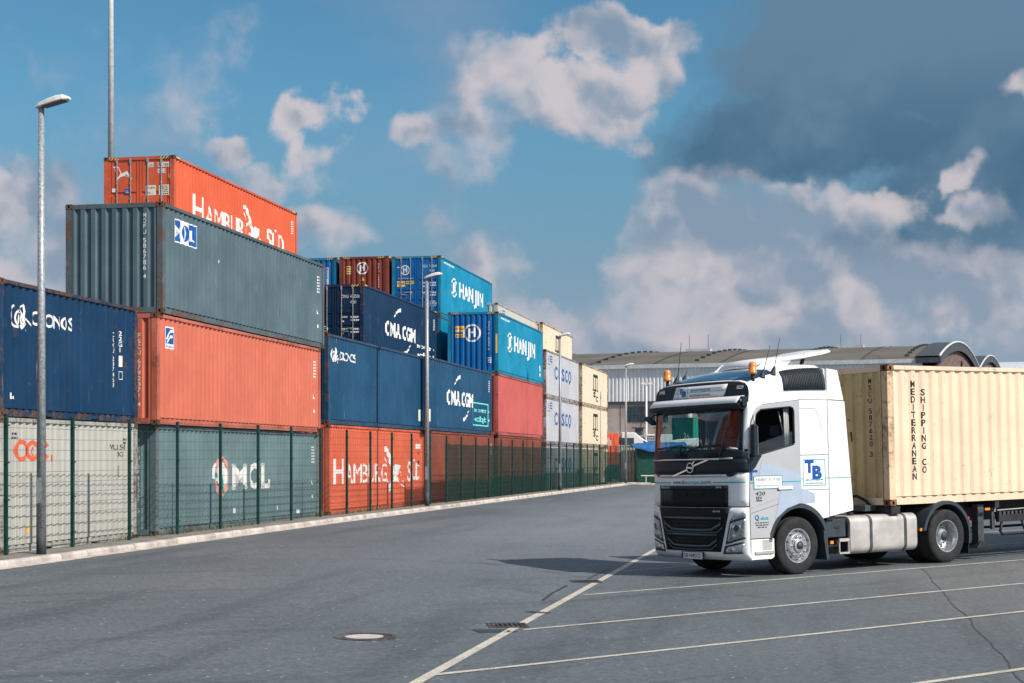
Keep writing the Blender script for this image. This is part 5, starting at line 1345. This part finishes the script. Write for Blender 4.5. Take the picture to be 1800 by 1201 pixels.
for sg in (-1, 1):
    ya, yb = min(sg*1.19, sg*.52), max(sg*1.19, sg*.52)
    tk = part('fuel_tank', MB().xprism(rrect(ya, yb, .28, .965, .13), 1.30, 3.05), M_ALU, truck, bevel=.015)
    for x in (1.83, 2.73): part('tank_strap', MB().xprism(rrect(ya-.006, yb+.006, .274, .971, .134), x-.035, x+.035), M_CHAS2, tk)
    part('tank_cap', MB().cyl((1.55, sg*.95, .95), (1.55, sg*.95, 1.02), .06, n=16), M_CHAS, tk)
    part('tank_end', MB().xprism(rrect(ya+.05, yb-.05, .33, .92, .10), 1.285, 1.299), M_PLAST, tk)
    part('side_box', MB().box(.74, 1.22, min(sg*1.16, sg*.6), max(sg*1.16, sg*.6), .60, .93), M_PLAST, truck, bevel=.015)
    part('box_handle', MB().box(.93, 1.05, min(sg*1.17, sg*1.15), max(sg*1.17, sg*1.15), .76, .80), M_CHAS, truck)
    part('mounting_bracket', MB().box(.735, .90, min(sg*1.2, sg*1.0), max(sg*1.2, sg*1.0), .92, 1.02), M_CHAS, truck)
    part('air_tank', MB().cyl((.80, sg*.85, .43), (1.25, sg*.85, .43), .14, n=18), M_CHAS, truck, True)
    b = MB()
    b.box(1.02, 1.27, min(sg*1.20, sg*1.16), max(sg*1.20, sg*1.16), .52, .575); b.box(1.02, 1.27, min(sg*1.20, sg*1.16), max(sg*1.20, sg*1.16), .30, .33)
    b.box(1.02, 1.04, min(sg*1.19, sg*1.16), max(sg*1.19, sg*1.16), .33, .52); b.box(1.25, 1.27, min(sg*1.19, sg*1.16), max(sg*1.19, sg*1.16), .33, .52)
    part('side_step', b, M_ALU, truck)
    for x in (.79, 3.12): part('side_marker', MB().box(x, x+.08, min(sg*1.2, sg*1.17), max(sg*1.2, sg*1.17), .49 if x < 1 else .62, .545 if x < 1 else .675), M_AMBER, truck)
    part('rear_lamp', MB().box(4.46, 4.52, min(sg*1.18, sg*.9), max(sg*1.18, sg*.9), .66, .84), M_REDL, truck, bevel=.01)
part('catwalk', MB().box(.85, 2.9, -.5, .5, .97, 1.0), M_CHAS2, truck)
b = MB()
for k, y in enumerate((-.35, -.2, -.05, .1)): b.tube([(.80, y, 1.6), (1.1, y-.05, 1.35+.05*k), (1.6, y, 1.22), (2.25, y*.8, 1.3)], .018, 6)
part('air_hose', b, M_CHAS, truck, True)
def wheel(x, y, sg, front):
    prof_t = [(.300, -.15), (.330, -.165), (.42, -.172), (.478, -.160), (.497, -.135), (.502, -.08), (.492, -.075), (.492, -.065), (.503, -.06), (.503, -.005), (.493, 0), (.503, .005), (.503, .06), (.492, .065), (.492, .075), (.502, .08), (.497, .135), (.478, .160), (.42, .172), (.330, .165), (.300, .15)]
    w = MB().lathe_y([(r, y+yy) for r, yy in prof_t], 48, x, WC); t_ = part('wheel', w, M_TYRE, truck, True)
    o_ = y+sg*.155; s_ = lambda d: o_+sg*d
    rim = [(.305, s_(-.02)), (.302, s_(.006)), (.285, s_(.004)), (.272, s_(-.03))]
    if front: rim += [(.262, s_(-.05)), (.245, s_(-.045)), (.225, s_(.0)), (.20, s_(.02)), (.12, s_(.022)), (.115, s_(.05)), (.08, s_(.06)), (.075, s_(.02)), (0, s_(.02))]
    else: rim += [(.262, s_(-.10)), (.245, s_(-.19)), (.225, s_(-.205)), (.15, s_(-.19)), (.135, s_(-.10)), (.10, s_(-.06)), (0, s_(-.055))]
    part('rim', MB().lathe_y(rim, 40, x, WC), M_RIM, t_, auto=30)
    b = MB(); rn = .165 if front else .185; dn = .02 if front else -.195
    for k in range(10):
        a = 2*math.pi*k/10; cx, cz = x+rn*math.cos(a), WC+rn*math.sin(a); b.cyl((cx, s_(dn-.01), cz), (cx, s_(dn+.035), cz), .019, .016, 8)
    part('wheel_nut', b, M_CHROME, t_, True)
    b = MB(); rh = .233 if front else .205
    for k in range(10 if front else 8):
        a = 2*math.pi*(k+.5)/(10 if front else 8); cx, cz = x+rh*math.cos(a), WC+rh*math.sin(a); dd_ = -.015 if front else -.196
        b.cyl((cx, s_(dd_-.03), cz), (cx, s_(dd_+.004), cz), .016 if front else .03, n=10)
    part('vent_hole', b, M_HOLE, t_)
    b = MB().cyl((x, s_(.0 if front else -.06), WC), (x, s_(.072 if front else -.045), WC), .062 if front else .085, n=24); part('hub_cap', b, M_CHAS2 if front else M_PLAST, t_, True)
for sg in (-1, 1):
    wheel(0, sg*1.035, sg, True); wheel(3.82, sg*1.06, sg, False); wheel(3.82, sg*.70, sg, False)

# ------------------------------------------------------------------ semi-trailer
tr = thing('container_trailer', 'black skeletal container trailer coupled behind the white tractor, resting its cream load', 'trailer', MT)
for sg in (-1, 1):
    part('main_beam', MB().prism([(2.45, .99), (2.45, 1.10), (14.5, 1.10), (14.5, .72), (5.2, .72), (4.6, .95)], sg*.42, sg*.52), M_CHAS, tr)
    lg = part('landing_leg', MB().box(4.95, 5.12, min(sg*1.02, sg*.86), max(sg*1.02, sg*.86), .30, 1.05), M_CHAS2, tr, bevel=.01)
    part('leg_foot', MB().prism([(4.86, .21), (5.21, .21), (5.16, .27), (5.08, .36), (4.99, .36), (4.91, .27)], sg*1.06, sg*.82), M_CHAS, lg, bevel=.01)
    part('leg_crank', MB().bar((4.98, sg*1.05, .95), (4.90, sg*1.05, .95), .03, .03), M_CHAS2, lg)
    b = MB(); b.bar((4.98, sg*.9, .50), (4.45, sg*.5, .86), .05, .05); b.bar((4.98, sg*.9, .80), (4.5, sg*.5, .60), .05, .05); part('leg_brace', b, M_CHAS, tr)
    part('side_marker', MB().box(5.0, 5.14, min(sg*1.16, sg*1.12), max(sg*1.16, sg*1.12), .94, .985), M_AMBER, tr)
    b = MB()
    for x in (5.32, ): b.box(x, x+.08, min(sg*1.05, sg*1.0), max(sg*1.05, sg*1.0), .56, 1.05)
    part('guard_post', b, M_CHAS2, tr)
    b = MB(); b.tube([(5.55, sg*1.1, .72), (5.50, sg*1.1, .52), (5.56, sg*1.1, .46), (9.6, sg*1.1, .46), (9.66, sg*1.1, .72)], .028, 8); b.tube([(6.15, sg*1.1, .70), (6.26, sg*1.1, .47)], .026, 8); part('side_guard', b, M_CHAS, tr, True)
    part('guard_beam', MB().box(5.42, 9.8, min(sg*1.14, sg*1.06), max(sg*1.14, sg*1.06), .70, .84), M_CHAS, tr)
    b = MB(); b.bar((5.4, sg*1.12, .93), (9.0, sg*1.12, 1.0), .012, .018); part('air_line', b, M_ALU, tr)
    b = MB()
    for k in range(9): b.box(5.46+k*.12, 5.52+k*.12, min(sg*1.12, sg*1.0), max(sg*1.12, sg*1.0), .84, .90)
    part('pallet_bracket', b, M_CHAS2, tr)
    b = MB(); b.cyl((5.55, sg*.92, 1.03), (5.55, sg*.92, .92), .05, .035, 10); b.cyl((5.55, sg*.92, .92), (5.55, sg*.92, .84), .02, .06, 10); part('twist_lock', b, M_ALU, tr)
    for x in (10.6, 11.9, 13.2):
        w = MB().lathe_y([(.29, sg*1.0-.17), (.42, sg*1.0-.185), (.49, sg*1.0-.15), (.50, sg*1.0), (.49, sg*1.0+.15), (.42, sg*1.0+.185), (.29, sg*1.0+.17)], 32, x, WC); wh = part('wheel', w, M_TYRE, tr, True)
        part('rim', MB().lathe_y([(.29, sg*1.16), (.26, sg*1.10), (.2, sg*1.0), (0, sg*1.0)], 28, x, WC), M_RIM, wh, True)
part('front_bolster', MB().box(2.36, 2.60, -1.2, 1.2, .955, 1.10), M_CHAS, tr, bevel=.01)
part('kingpin_plate', MB().box(2.5, 4.4, -.42, .42, 1.06, 1.105), M_CHAS, tr)
for x in (5.3, 7.5, 9.6, 11.2, 13.8): part('cross_member', MB().box(x, x+.12, -1.15, 1.15, .98, 1.10), M_CHAS, tr)
part('rear_bumper', MB().box(14.3, 14.4, -1.2, 1.2, .45, .57), M_CHAS, tr)
b = MB(); b.box(2.0, 2.36, .15, .55, 1.02, 1.20); b.box(1.98, 2.02, .1, .6, 1.0, 1.22); part('brake_coupling', b, M_CHAS2, tr, bevel=.01)
b = MB(); b.box(2.05, 2.34, -.85, .05, 1.02, 1.13); part('coupling_box', b, M_CHAS2, tr, bevel=.01)
b = MB(); b.tube([(2.1, -.3, 1.13), (2.12, -.35, 1.26), (2.2, -.5, 1.30), (2.25, -.7, 1.2), (2.28, -.8, 1.08)], .03, 8); part('coupling_pipe', b, M_CHAS, tr, True)
b = MB(); b.prism([(2.20, 1.13), (2.30, 1.13), (2.30, 1.48), (2.26, 1.55), (2.22, 1.48)], .28, .42); part('yellow_bracket', b, M_YELP, tr, bevel=.015)

P_MSCT = (steel_paint('cream_side_paint', (.84, .635, .455), .31, fade=.09, streak=.24, seed=91), steel_paint('cream_frame_paint', (.82, .62, .45), .42, fade=.12, streak=.35, seed=92),
          steel_paint('shaded_cream_end_paint', (.62, .45, .225), .42, fade=.18, streak=.65, seed=93), steel_paint('rusty_casting', (.42, .22, .12), 1.0, fade=.3, streak=.5, seed=94))  # end darker than the cream sides: shade put into the colour, plus rust
Mc = MT @ Matrix.Translation((2.31, -W/2, 1.108))
c = container(0, 0, 0, L40, ST, P_MSCT, 'cream long container with black vertical shipping lettering, riding on the trailer behind the truck', ('wall', 'door'), None, M=Mc)
for o in c.children:
    if o.name.startswith('corner_post'): o.material_slots[0].material = steel_paint('rusty_post_paint', (.74, .52, .34), .50, fade=.25, streak=.6, seed=95)
p = Print(); p.vtext('MEDITERRANEAN', .705, 2.30, .118, .1425, .098, .022); p.vtext('SHIPPING  CO', .975, 2.15, .118, .1425, .098, .022); side(c, 'lettering', M_BLACKP, p)
p = Print(); p.vtext('MSCU 587620 3', 2.0, 2.36, .095, .122, .078, .014); end(c, 'lettering', M_BLACKP, p)
p = Print(); p.frame(.50, .58, 2.2, 2.38, .012).rect(.5, .60, 2.18, 2.2); side(c, 'sticker', M_CREAMP, p)
p = Print(); p.stroke([(1.36, 1.50), (1.32, 1.42), (1.44, 1.32), (1.36, 1.20), (1.30, 1.12)], .012).stroke([(1.50, 1.38), (1.52, 1.20)], .05, .03).stroke([(1.28, 1.26), (1.40, 1.18)], .012).stroke([(1.42, 1.62), (1.48, 1.60)], .02); end(c, 'graffiti', M_BLACKP, p)

# ------------------------------------------------------------------ far side of the yard
BY = 106.4
def bz(x, y=BY): return zroad(x, y)
def back_line(x): return BY+.4*math.sin((x-8)*.03)
x = 7.4; pts = []
while x < 70:
    y = back_line(x); z = bz(x, y)
    o = ob('kerb_stone', kme, M_KERB, kerb)
    o.matrix_world = Matrix(((0, 1, 0, x), (1, 0, 0, y), (0, 0, 1, z+random.uniform(-.004, .004)), (0, 0, 0, 1))); x += 1.0
structure(ob('pavement', MB().grid([[(x, back_line(x)+.14, bz(x)+.11), (x, back_line(x)+5, bz(x)+.12)] for x in range(4, 72, 2)]).mesh('pavement', False, False), M_PAVE))
M_CORR = simple('grey_sheet', (.36, .37, .38), .5, .2, var=.2, scale=1.2)
M_CLAD = simple('white_cladding', (.80, .785, .785), .6, var=.10, scale=.5)
M_CONC = simple('hall_concrete', (.44, .355, .31), .9, var=.18, scale=.6, bump=.2)
M_ROOF = simple('hall_roof_felt', (.125, .112, .092), .9, var=.22, scale=.22)
M_ROOFD = simple('roof_trim_dark', (.055, .062, .070), .7, var=.2)
M_TRIM = simple('roof_trim_pale', (.60, .60, .62), .5)
M_WIN = simple('dark_pane', (.035, .055, .068), .12, var=.4, scale=.8)
M_BRICK = brickwall()
M_TARP = simple('blue_tarp', (.02, .12, .34), .5, var=.25)
M_GREENW = simple('dark_green_sheet', (.006, .055, .042), .6, var=.3)
M_GREENL = simple('green_mesh_sheet', (.02, .26, .19), .6, var=.35, scale=6)
# sheet wall
wl = thing('sheet_wall', 'grey corrugated sheet wall behind the far kerb, beside the green shelter', 'wall', Matrix.Translation((7.5, 110, bz(7.5))))
for i in range(16):
    x0 = i*2.5; b = MB(); k = 12; prof = []
    for q in range(k):
        a = x0+q*2.46/k; d = 2.46/k; prof += [(a, 0), (a+d*.4, 0), (a+d*.5, -.04), (a+d*.9, -.04)]
    b.grid([[(a, y, .02) for a, y in prof], [(a, y, 2.66) for a, y in prof]]); part('sheet_panel', b, M_CORR, wl, recalc=False)
    part('wall_post', MB().box(x0-.05, x0+.0, -.09, .04, 0, 2.74), M_GALV, wl)
    b = MB()
    for q in range(10): b.box(x0+.1+q*.245, x0+.13+q*.245, -.02, .01, 2.66, 2.76)
    part('spike_row', b, M_GALV, wl)
part('top_bar', MB().box(0, 40, -.06, .02, 2.58, 2.63), M_GALV, wl)
# green shelter with tarp
sh = thing('green_shelter', 'dark green mesh-clad shelter by the far kerb under a blue tarpaulin', 'shelter', Matrix.Translation((8.55, 107.8, bz(9)+.12)))
part('wall', MB().box(0, 3.3, 0, 1.8, .05, 2.42), M_GREENW, sh); 
b = MB()
for k in range(26): b.box(.02+k*.13, .026+k*.13, -.02, -.006, .05, 2.42)
for k in range(13): b.box(0, 3.3, -.022, -.004, .15+k*.18, .156+k*.18)
part('wire_mesh', b, M_GREENL, sh)
part('side_wall', MB().box(2.36, 3.36, -.05, -.024, .05, 2.36), M_GREENL, sh)
for x in (0, 2.3, 3.3): part('post', MB().box(x-.04, x+.04, -.06, .0, 0, 2.5), M_FPOST, sh)
part('roof_edge', MB().box(-.65, 3.5, -.3, 2., 2.42, 2.50), M_GREENW, sh)
tg = []
for i in range(15):
    u = i/14; x = -.35+3.7*u; e = .16*math.sin(math.pi*min(1, u*1.4))+.05*math.sin(u*19)
    tg.append([(x, -.36, 2.46-.34*max(0, math.sin(math.pi*min(1, u*1.25)))-.03*math.sin(u*23)), (x, -.38, 2.50+.10*u), (x, .3, 2.56+e*.9+.22*u), (x, 1.2, 2.58+e+.25*u), (x, 2.0, 2.45)])
t_ = ob('tarpaulin', MB().grid(tg).mesh('tarpaulin', True, False), M_TARP); t_.location = (8.55, 107.8, bz(9)+.12); tag(t_, 'blue tarpaulin sagging over the roof of the green shelter', 'tarpaulin')
bn = thing('bench', 'long pale plank bench standing in front of the green shelter', 'bench', Matrix.Translation((8.75, 106.95, bz(9)+.12)))
part('seat_plank', MB().box(0, 3.6, 0, .34, .46, .52), M_CREAMP, bn)
for x in (.32, 3.2): part('bench_leg', MB().box(x, x+.05, .03, .31, 0, .46), M_LAMPW, bn)

# vehicles standing behind the wall
v = thing('parked_lorry', 'white lorry cab with low orange box standing behind the sheet wall', 'lorry', Matrix.Translation((6.6, 119, .2)))
part('cargo_box', MB().box(-5.2, 1.45, 0, 2.4, 1.25, 3.65), M_ORANGEP, v, bevel=.03)
b = MB()
for k in range(24): b.box(-5.1+k*.27, -5.0+k*.27, -.02, -.001, 1.4, 3.5)
part('box_rib', b, M_ORANGEP, v)
fn_ = lambda a, b: (a, -.025, b)
p = Print(); p.text('HSL\nLINE\nBOX', .42, 3.1, .20, .5, .02, line=.7); p.lay('lettering', fn_, M_WHITE, v)
cb = part('cab', MB().prism([(1.65, .6), (4.3, .6), (4.35, 1.9), (4.1, 2.75), (3.1, 3.35), (2.7, 3.72), (1.65, 3.72)], .1, 2.4), M_LAMPW, v, bevel=.08)
part('cab_window', MB().prism([(1.62, 2.55), (2.6, 2.55), (2.6, 3.3), (1.62, 3.3)], .09, .06), M_WIN, cb)
part('windscreen', MB().prism([(3.35, 2.5), (4.08, 2.5), (3.9, 2.82), (3.35, 3.1)], .09, .06), M_WIN, cb)
for x in (-4, -2.7, .6, 3.6): part('wheel', MB().cyl((x, .0, .5), (x, .3, .5), .5, n=20), M_TYRE, v, True)
v = thing('reefer_unit', 'white refrigeration unit with dark grille behind the sheet wall', 'cooling unit', Matrix.Translation((10.15, 119.5, .2)))
part('housing', MB().box(0, 2.0, 0, 1.2, 2.3, 3.58), M_LAMPW, v, bevel=.04)
b = MB()
for i in range(6):
    for j in range(6): b.box(.09+i*.15, .20+i*.15, -.02, .0, 2.45+j*.18, 2.58+j*.18)
part('grille_opening', b, M_WIN, v)
part('support_frame', MB().box(-.6, 4, .1, 1.1, .9, 2.3), M_CHAS2, v)
v = thing('parked_van', 'white van roof rising behind the blue tarpaulin', 'van', Matrix.Translation((10.4, 116.5, .2)))
vb = part('body', MB().prism([(-.5, .5), (5.5, .5), (5.5, 3.2), (4.2, 3.32), (2.0, 3.18), (.9, 2.95), (-.1, 2.5), (-.5, 1.6)], 0, 1.9), M_LAMPW, v, bevel=.1)
part('side_window', MB().prism([(.2, 2.0), (1.4, 2.0), (1.4, 2.7), (.9, 2.7)], -.01, -.03), M_WIN, vb)
for x in (.6, 4.5): part('wheel', MB().cyl((x, -.05, .4), (x, .25, .4), .4, n=18), M_TYRE, v, True)

# green pair of short containers behind the cab, seen through its windows
th = R(39.5); Mg = Matrix(((math.cos(th), -math.sin(th), 0, 14.75), (math.sin(th), math.cos(th), 0, 128.6), (0, 0, 1, 0), (0, 0, 0, 1)))
for k in range(2):
    container(0, 0, 0, L20, ST, P_GRN, ('green short container standing before the hall, lower of two behind the cab', 'green short container seen through the windscreen, upper of two behind the cab')[k], ('wall', 'door'), 'green containers before the hall', M=Matrix.Translation((0, 0, .12+k*ST)) @ Mg)
# hall with barrel roof
HA = Vector((-.9363, .3511, 0)); HG = Vector((.3511, .9363, 0))
def hall(org, ez, Wd, sag, Ln, label, clad=True):
    """local x: along the front away from the gable, y: depth, z up"""
    Mh = Matrix(((HA.x, HG.x, 0, org[0]), (HA.y, HG.y, 0, org[1]), (0, 0, 1, 0), (0, 0, 0, 1)))
    h = thing('barrel_hall', label, 'building', Mh)
    rad = (Wd*Wd/4+sag*sag)/(2*sag); zc = ez+sag-rad
    def az(y): return zc+math.sqrt(max(0, rad*rad-(y-Wd/2)**2))
    K = 24
    b = MB(); b.grid([[(x, Wd*i/K, az(Wd*i/K)) for i in range(K+1)] for x in (.9, Ln)]); rf = part('roof', b, M_ROOF, h, True)
    # standing joints and rows of roof sheets
    b = MB(); k = 6.0
    while k < Ln:
        b.grid([[(k-.09, Wd*i/K, az(Wd*i/K)+.05) for i in range(K//2+1)], [(k+.09, Wd*i/K, az(Wd*i/K)+.05) for i in range(K//2+1)]]); k += 6.
    part('roof_joint', b, M_ROOFD, rf)
    b = MB(); k = 2.5
    while k < Ln:
        for i in range(1, 12):
            y = Wd*.5*i/12.; b.box(k-.18, k+.18, y-.12, y+.12, az(y)+.02, az(y)+.16)
        k += 9.
    stuff(part('roof_cleat', b, M_ROOFD, rf))
    b = MB(); k = .8
    while k < Ln: b.box(k-.35, k+.35, Wd/2-.35, Wd/2+.35, az(Wd/2)+.0, az(Wd/2)+.28); k += 2.1
    b.box(.9, Ln, Wd/2-.2, Wd/2+.2, az(Wd/2)-.02, az(Wd/2)+.14); part('ridge_cap', b, M_ROOFD, rf)
    # gable with thick arched rim
    b = MB(); pts = [(-.0, y, z) for y, z in [(Wd*i/K, az(Wd*i/K)-.55) for i in range(K+1)]]
    for i in range(K): b.add([(0, pts[i][1], 0), (0, pts[i+1][1], 0), (0, pts[i+1][1], pts[i+1][2]), (0, pts[i][1], pts[i][2])], [(0, 1, 2, 3)])
    ga = part('gable_wall', b, M_BRICK, h)
    b = MB(); rr = []
    for i in range(K+1):
        y = Wd*i/K; z = az(y); rr.append([(-.35, y, z-.55), (-.35, y, z+.28), (1.5, y, z+.28), (1.5, y, z-.05)])
    b.grid(rr); part('arch_rim', b, M_ROOFD, h)
    b = MB(); b.tube([(-.36, Wd*i/K, az(Wd*i/K)+.28) for i in range(K+1)], .10, 6); part('arch_edge', b, M_TRIM, h, True)
    b = MB(); b.box(-.12, -.01, Wd/2-1.3, Wd/2-.6, ez-1.0, ez+sag*.48); b.box(-.3, -.01, Wd/2-1.3, Wd/2+1.6, ez-.6, ez-.2); part('gable_recess', b, M_HOLE, ga)
    if clad:
        b = MB(); prof = []; a = 1.0
        while a < Ln: prof += [(a, .0), (a+.13, .0), (a+.17, .07), (a+.30, .07)]; a += .34
        b.grid([[(q, y, 6.95) for q, y in prof], [(q, y, ez-.28) for q, y in prof]]); part('wall_cladding', b, M_CLAD, h, recalc=False)
        part('eaves_gutter', MB().box(.4, Ln, -.25, .12, ez-.28, ez+.06), M_TRIM, h)
        part('gutter_box', MB().box(-.5, 1.5, -.5, .2, ez-.30, ez+.12), M_ROOFD, h)
        part('lower_wall', MB().box(.02, Ln, .14, .45, 0, 6.95), M_CONC, h)
        part('sill_band', MB().box(.02, Ln, .02, .138, 6.70, 6.95), M_CHAS2, h)
        for i in range(9):
            x0 = 22.6+i*1.9 if i < 2 else (23.0 + (i-1)*5.2)
            x1 = x0+1.75
            w = part('window', MB().box(x0, x1, .10, .139, 5.15, 6.5), M_WIN, h)
            me_ = cached('mull', lambda: MB().box(-.025, .025, .07, .10, 5.15, 6.5).mesh('window_bar'))
            for k in range(1, 5): ob('window_bar', me_, M_CHAS2, w, (x0+(x1-x0)*k/5, 0, 0))
            ob('window_bar', cached('mullh', lambda: MB().box(0, 1.75, .075, .10, 5.80, 5.85).mesh('window_bar')), M_CHAS2, w, (x0, 0, 0))
        for k in range(1, 9): part('wall_joint', MB().box(17.4+k*1.9, 17.44+k*1.9, .12, .139, 3.6, 6.6), M_CHAS2, h)
        part('downpipe', MB().cyl((20.6, -.1, 0), (20.6, -.1, 7.3), .22, n=14), M_TRIM, h, True)
        part('loading_canopy', MB().box(16, 46, -2.2, .138, 3.75, 3.95), M_TRIM, h)
        for x in (23.0, 24.9): part('roof_vent', MB().box(x-.3, x+.3, -1.2, -.7, 3.95, 4.55), M_CHAS2, h); part('vent_hood', MB().box(x-.55, x+.55, -1.3, -.6, 4.55, 4.65), M_CHAS2, h)
    return h
hall((34.7, 129.44), 10.1, 52, 2.6, 78, 'long hall with felted barrel roof, white cladding and brick gable behind the yard')
hall((53.0, 180.0), 12.0, 50, 2.7, 70, 'second brick gabled barrel hall rising behind the first one at the right', False)
def shed(org, ez, Wd, sag, Ln, label):
    Mh = Matrix(((HA.x, HG.x, 0, org[0]), (HA.y, HG.y, 0, org[1]), (0, 0, 1, 0), (0, 0, 0, 1))); h = thing('far_shed', label, 'shed', Mh)
    b = MB(); K = 12; b.grid([[(x, Wd*i/K, ez+sag*math.sin(math.pi*i/K)) for i in range(K+1)] for x in (0, Ln)]); part('roof', b, M_TRIM, h, True)
    part('wall', MB().box(.1, Ln, .05, Wd-.05, 0, ez), M_CONC, h)
    for k in range(5): part('window', MB().box(-.03, .09, 4+k*5.5, 7.5+k*5.5, ez-3.2, ez-.8), M_WIN, h)
shed((78, 236), 14.2, 36, 3.2, 40, 'pale vaulted shed at the far right behind the cream container')
shed((112, 300), 18.2, 60, 1.6, 50, 'low grey shed at the right edge of the view, farthest back')
for i, (k, hh) in enumerate(((31.5, 1.5), (47., 1.9), (63, 1.7))):
    Mh = Matrix(((HA.x, HG.x, 0, 33.2), (HA.y, HG.y, 0, 130), (0, 0, 1, 0), (0, 0, 0, 1))) @ Matrix.Translation((k-22.4, 26, 12.8))
    a = thing('roof_antenna', ('pair of thin masts on a small box on the hall ridge, nearest the gable', 'pair of thin masts on the hall ridge above the truck cab', 'pair of thin masts on the hall ridge beside the container stack')[i], 'antenna', Mh, 'antennas on the hall ridge')
    part('antenna_base', MB().box(-1.3, 1.3, -.4, .4, 0, .45), M_TRIM, a)
    for x in (-1.0, 1.0): part('antenna_rod', MB().cyl((x, 0, .4), (x, 0, hh), .022, n=6), M_CHAS2, a)
t = thing('floodlight_post', 'thin pale post with small double lamp in front of the hall cladding', 'lamp post', Matrix.Translation((10.3, 121, .2)))
part('pole', MB().cyl((0, 0, 0), (0, 0, 7.45), .10, .07, 12), M_LAMPW, t, True)
for x in (-.42, .12): part('lamp_head', MB().box(x, x+.34, -.15, .15, 7.42, 7.56), M_LAMPW, t)

# weeds in the joint at the fence foot
M_WEED = simple('dry_grass', (.10, .115, .035), .9, var=.5, scale=2)
rw = random.Random(5); b = MB()
for i in range(420):
    s_ = rw.choice((rw.uniform(24, 62), rw.uniform(28, 44), rw.gauss(34, 1.2), rw.gauss(46, 1.5))); l_ = lf(s_)+rw.uniform(-.05, .24)
    p = sl(s_, l_, zk(s_)+.11); h_ = rw.uniform(.04, .16); a_ = rw.uniform(0, 6.28); d_ = Vector((math.cos(a_), math.sin(a_), 0))
    q = Vector((-d_.y, d_.x, 0))*.008
    b.add([p-q, p+q, p+d_*h_*.4+q*.6+Vector((0, 0, h_*.7)), p+d_*h_*.4-q*.6+Vector((0, 0, h_*.7)), p+d_*h_*.8+Vector((0, 0, h_))], [(0, 1, 2, 3), (3, 2, 4)])
o = stuff(ob('weeds', b.mesh('weeds', False, False), M_WEED)); tag(o, 'thin dry weeds along the foot of the green fence', 'weeds')
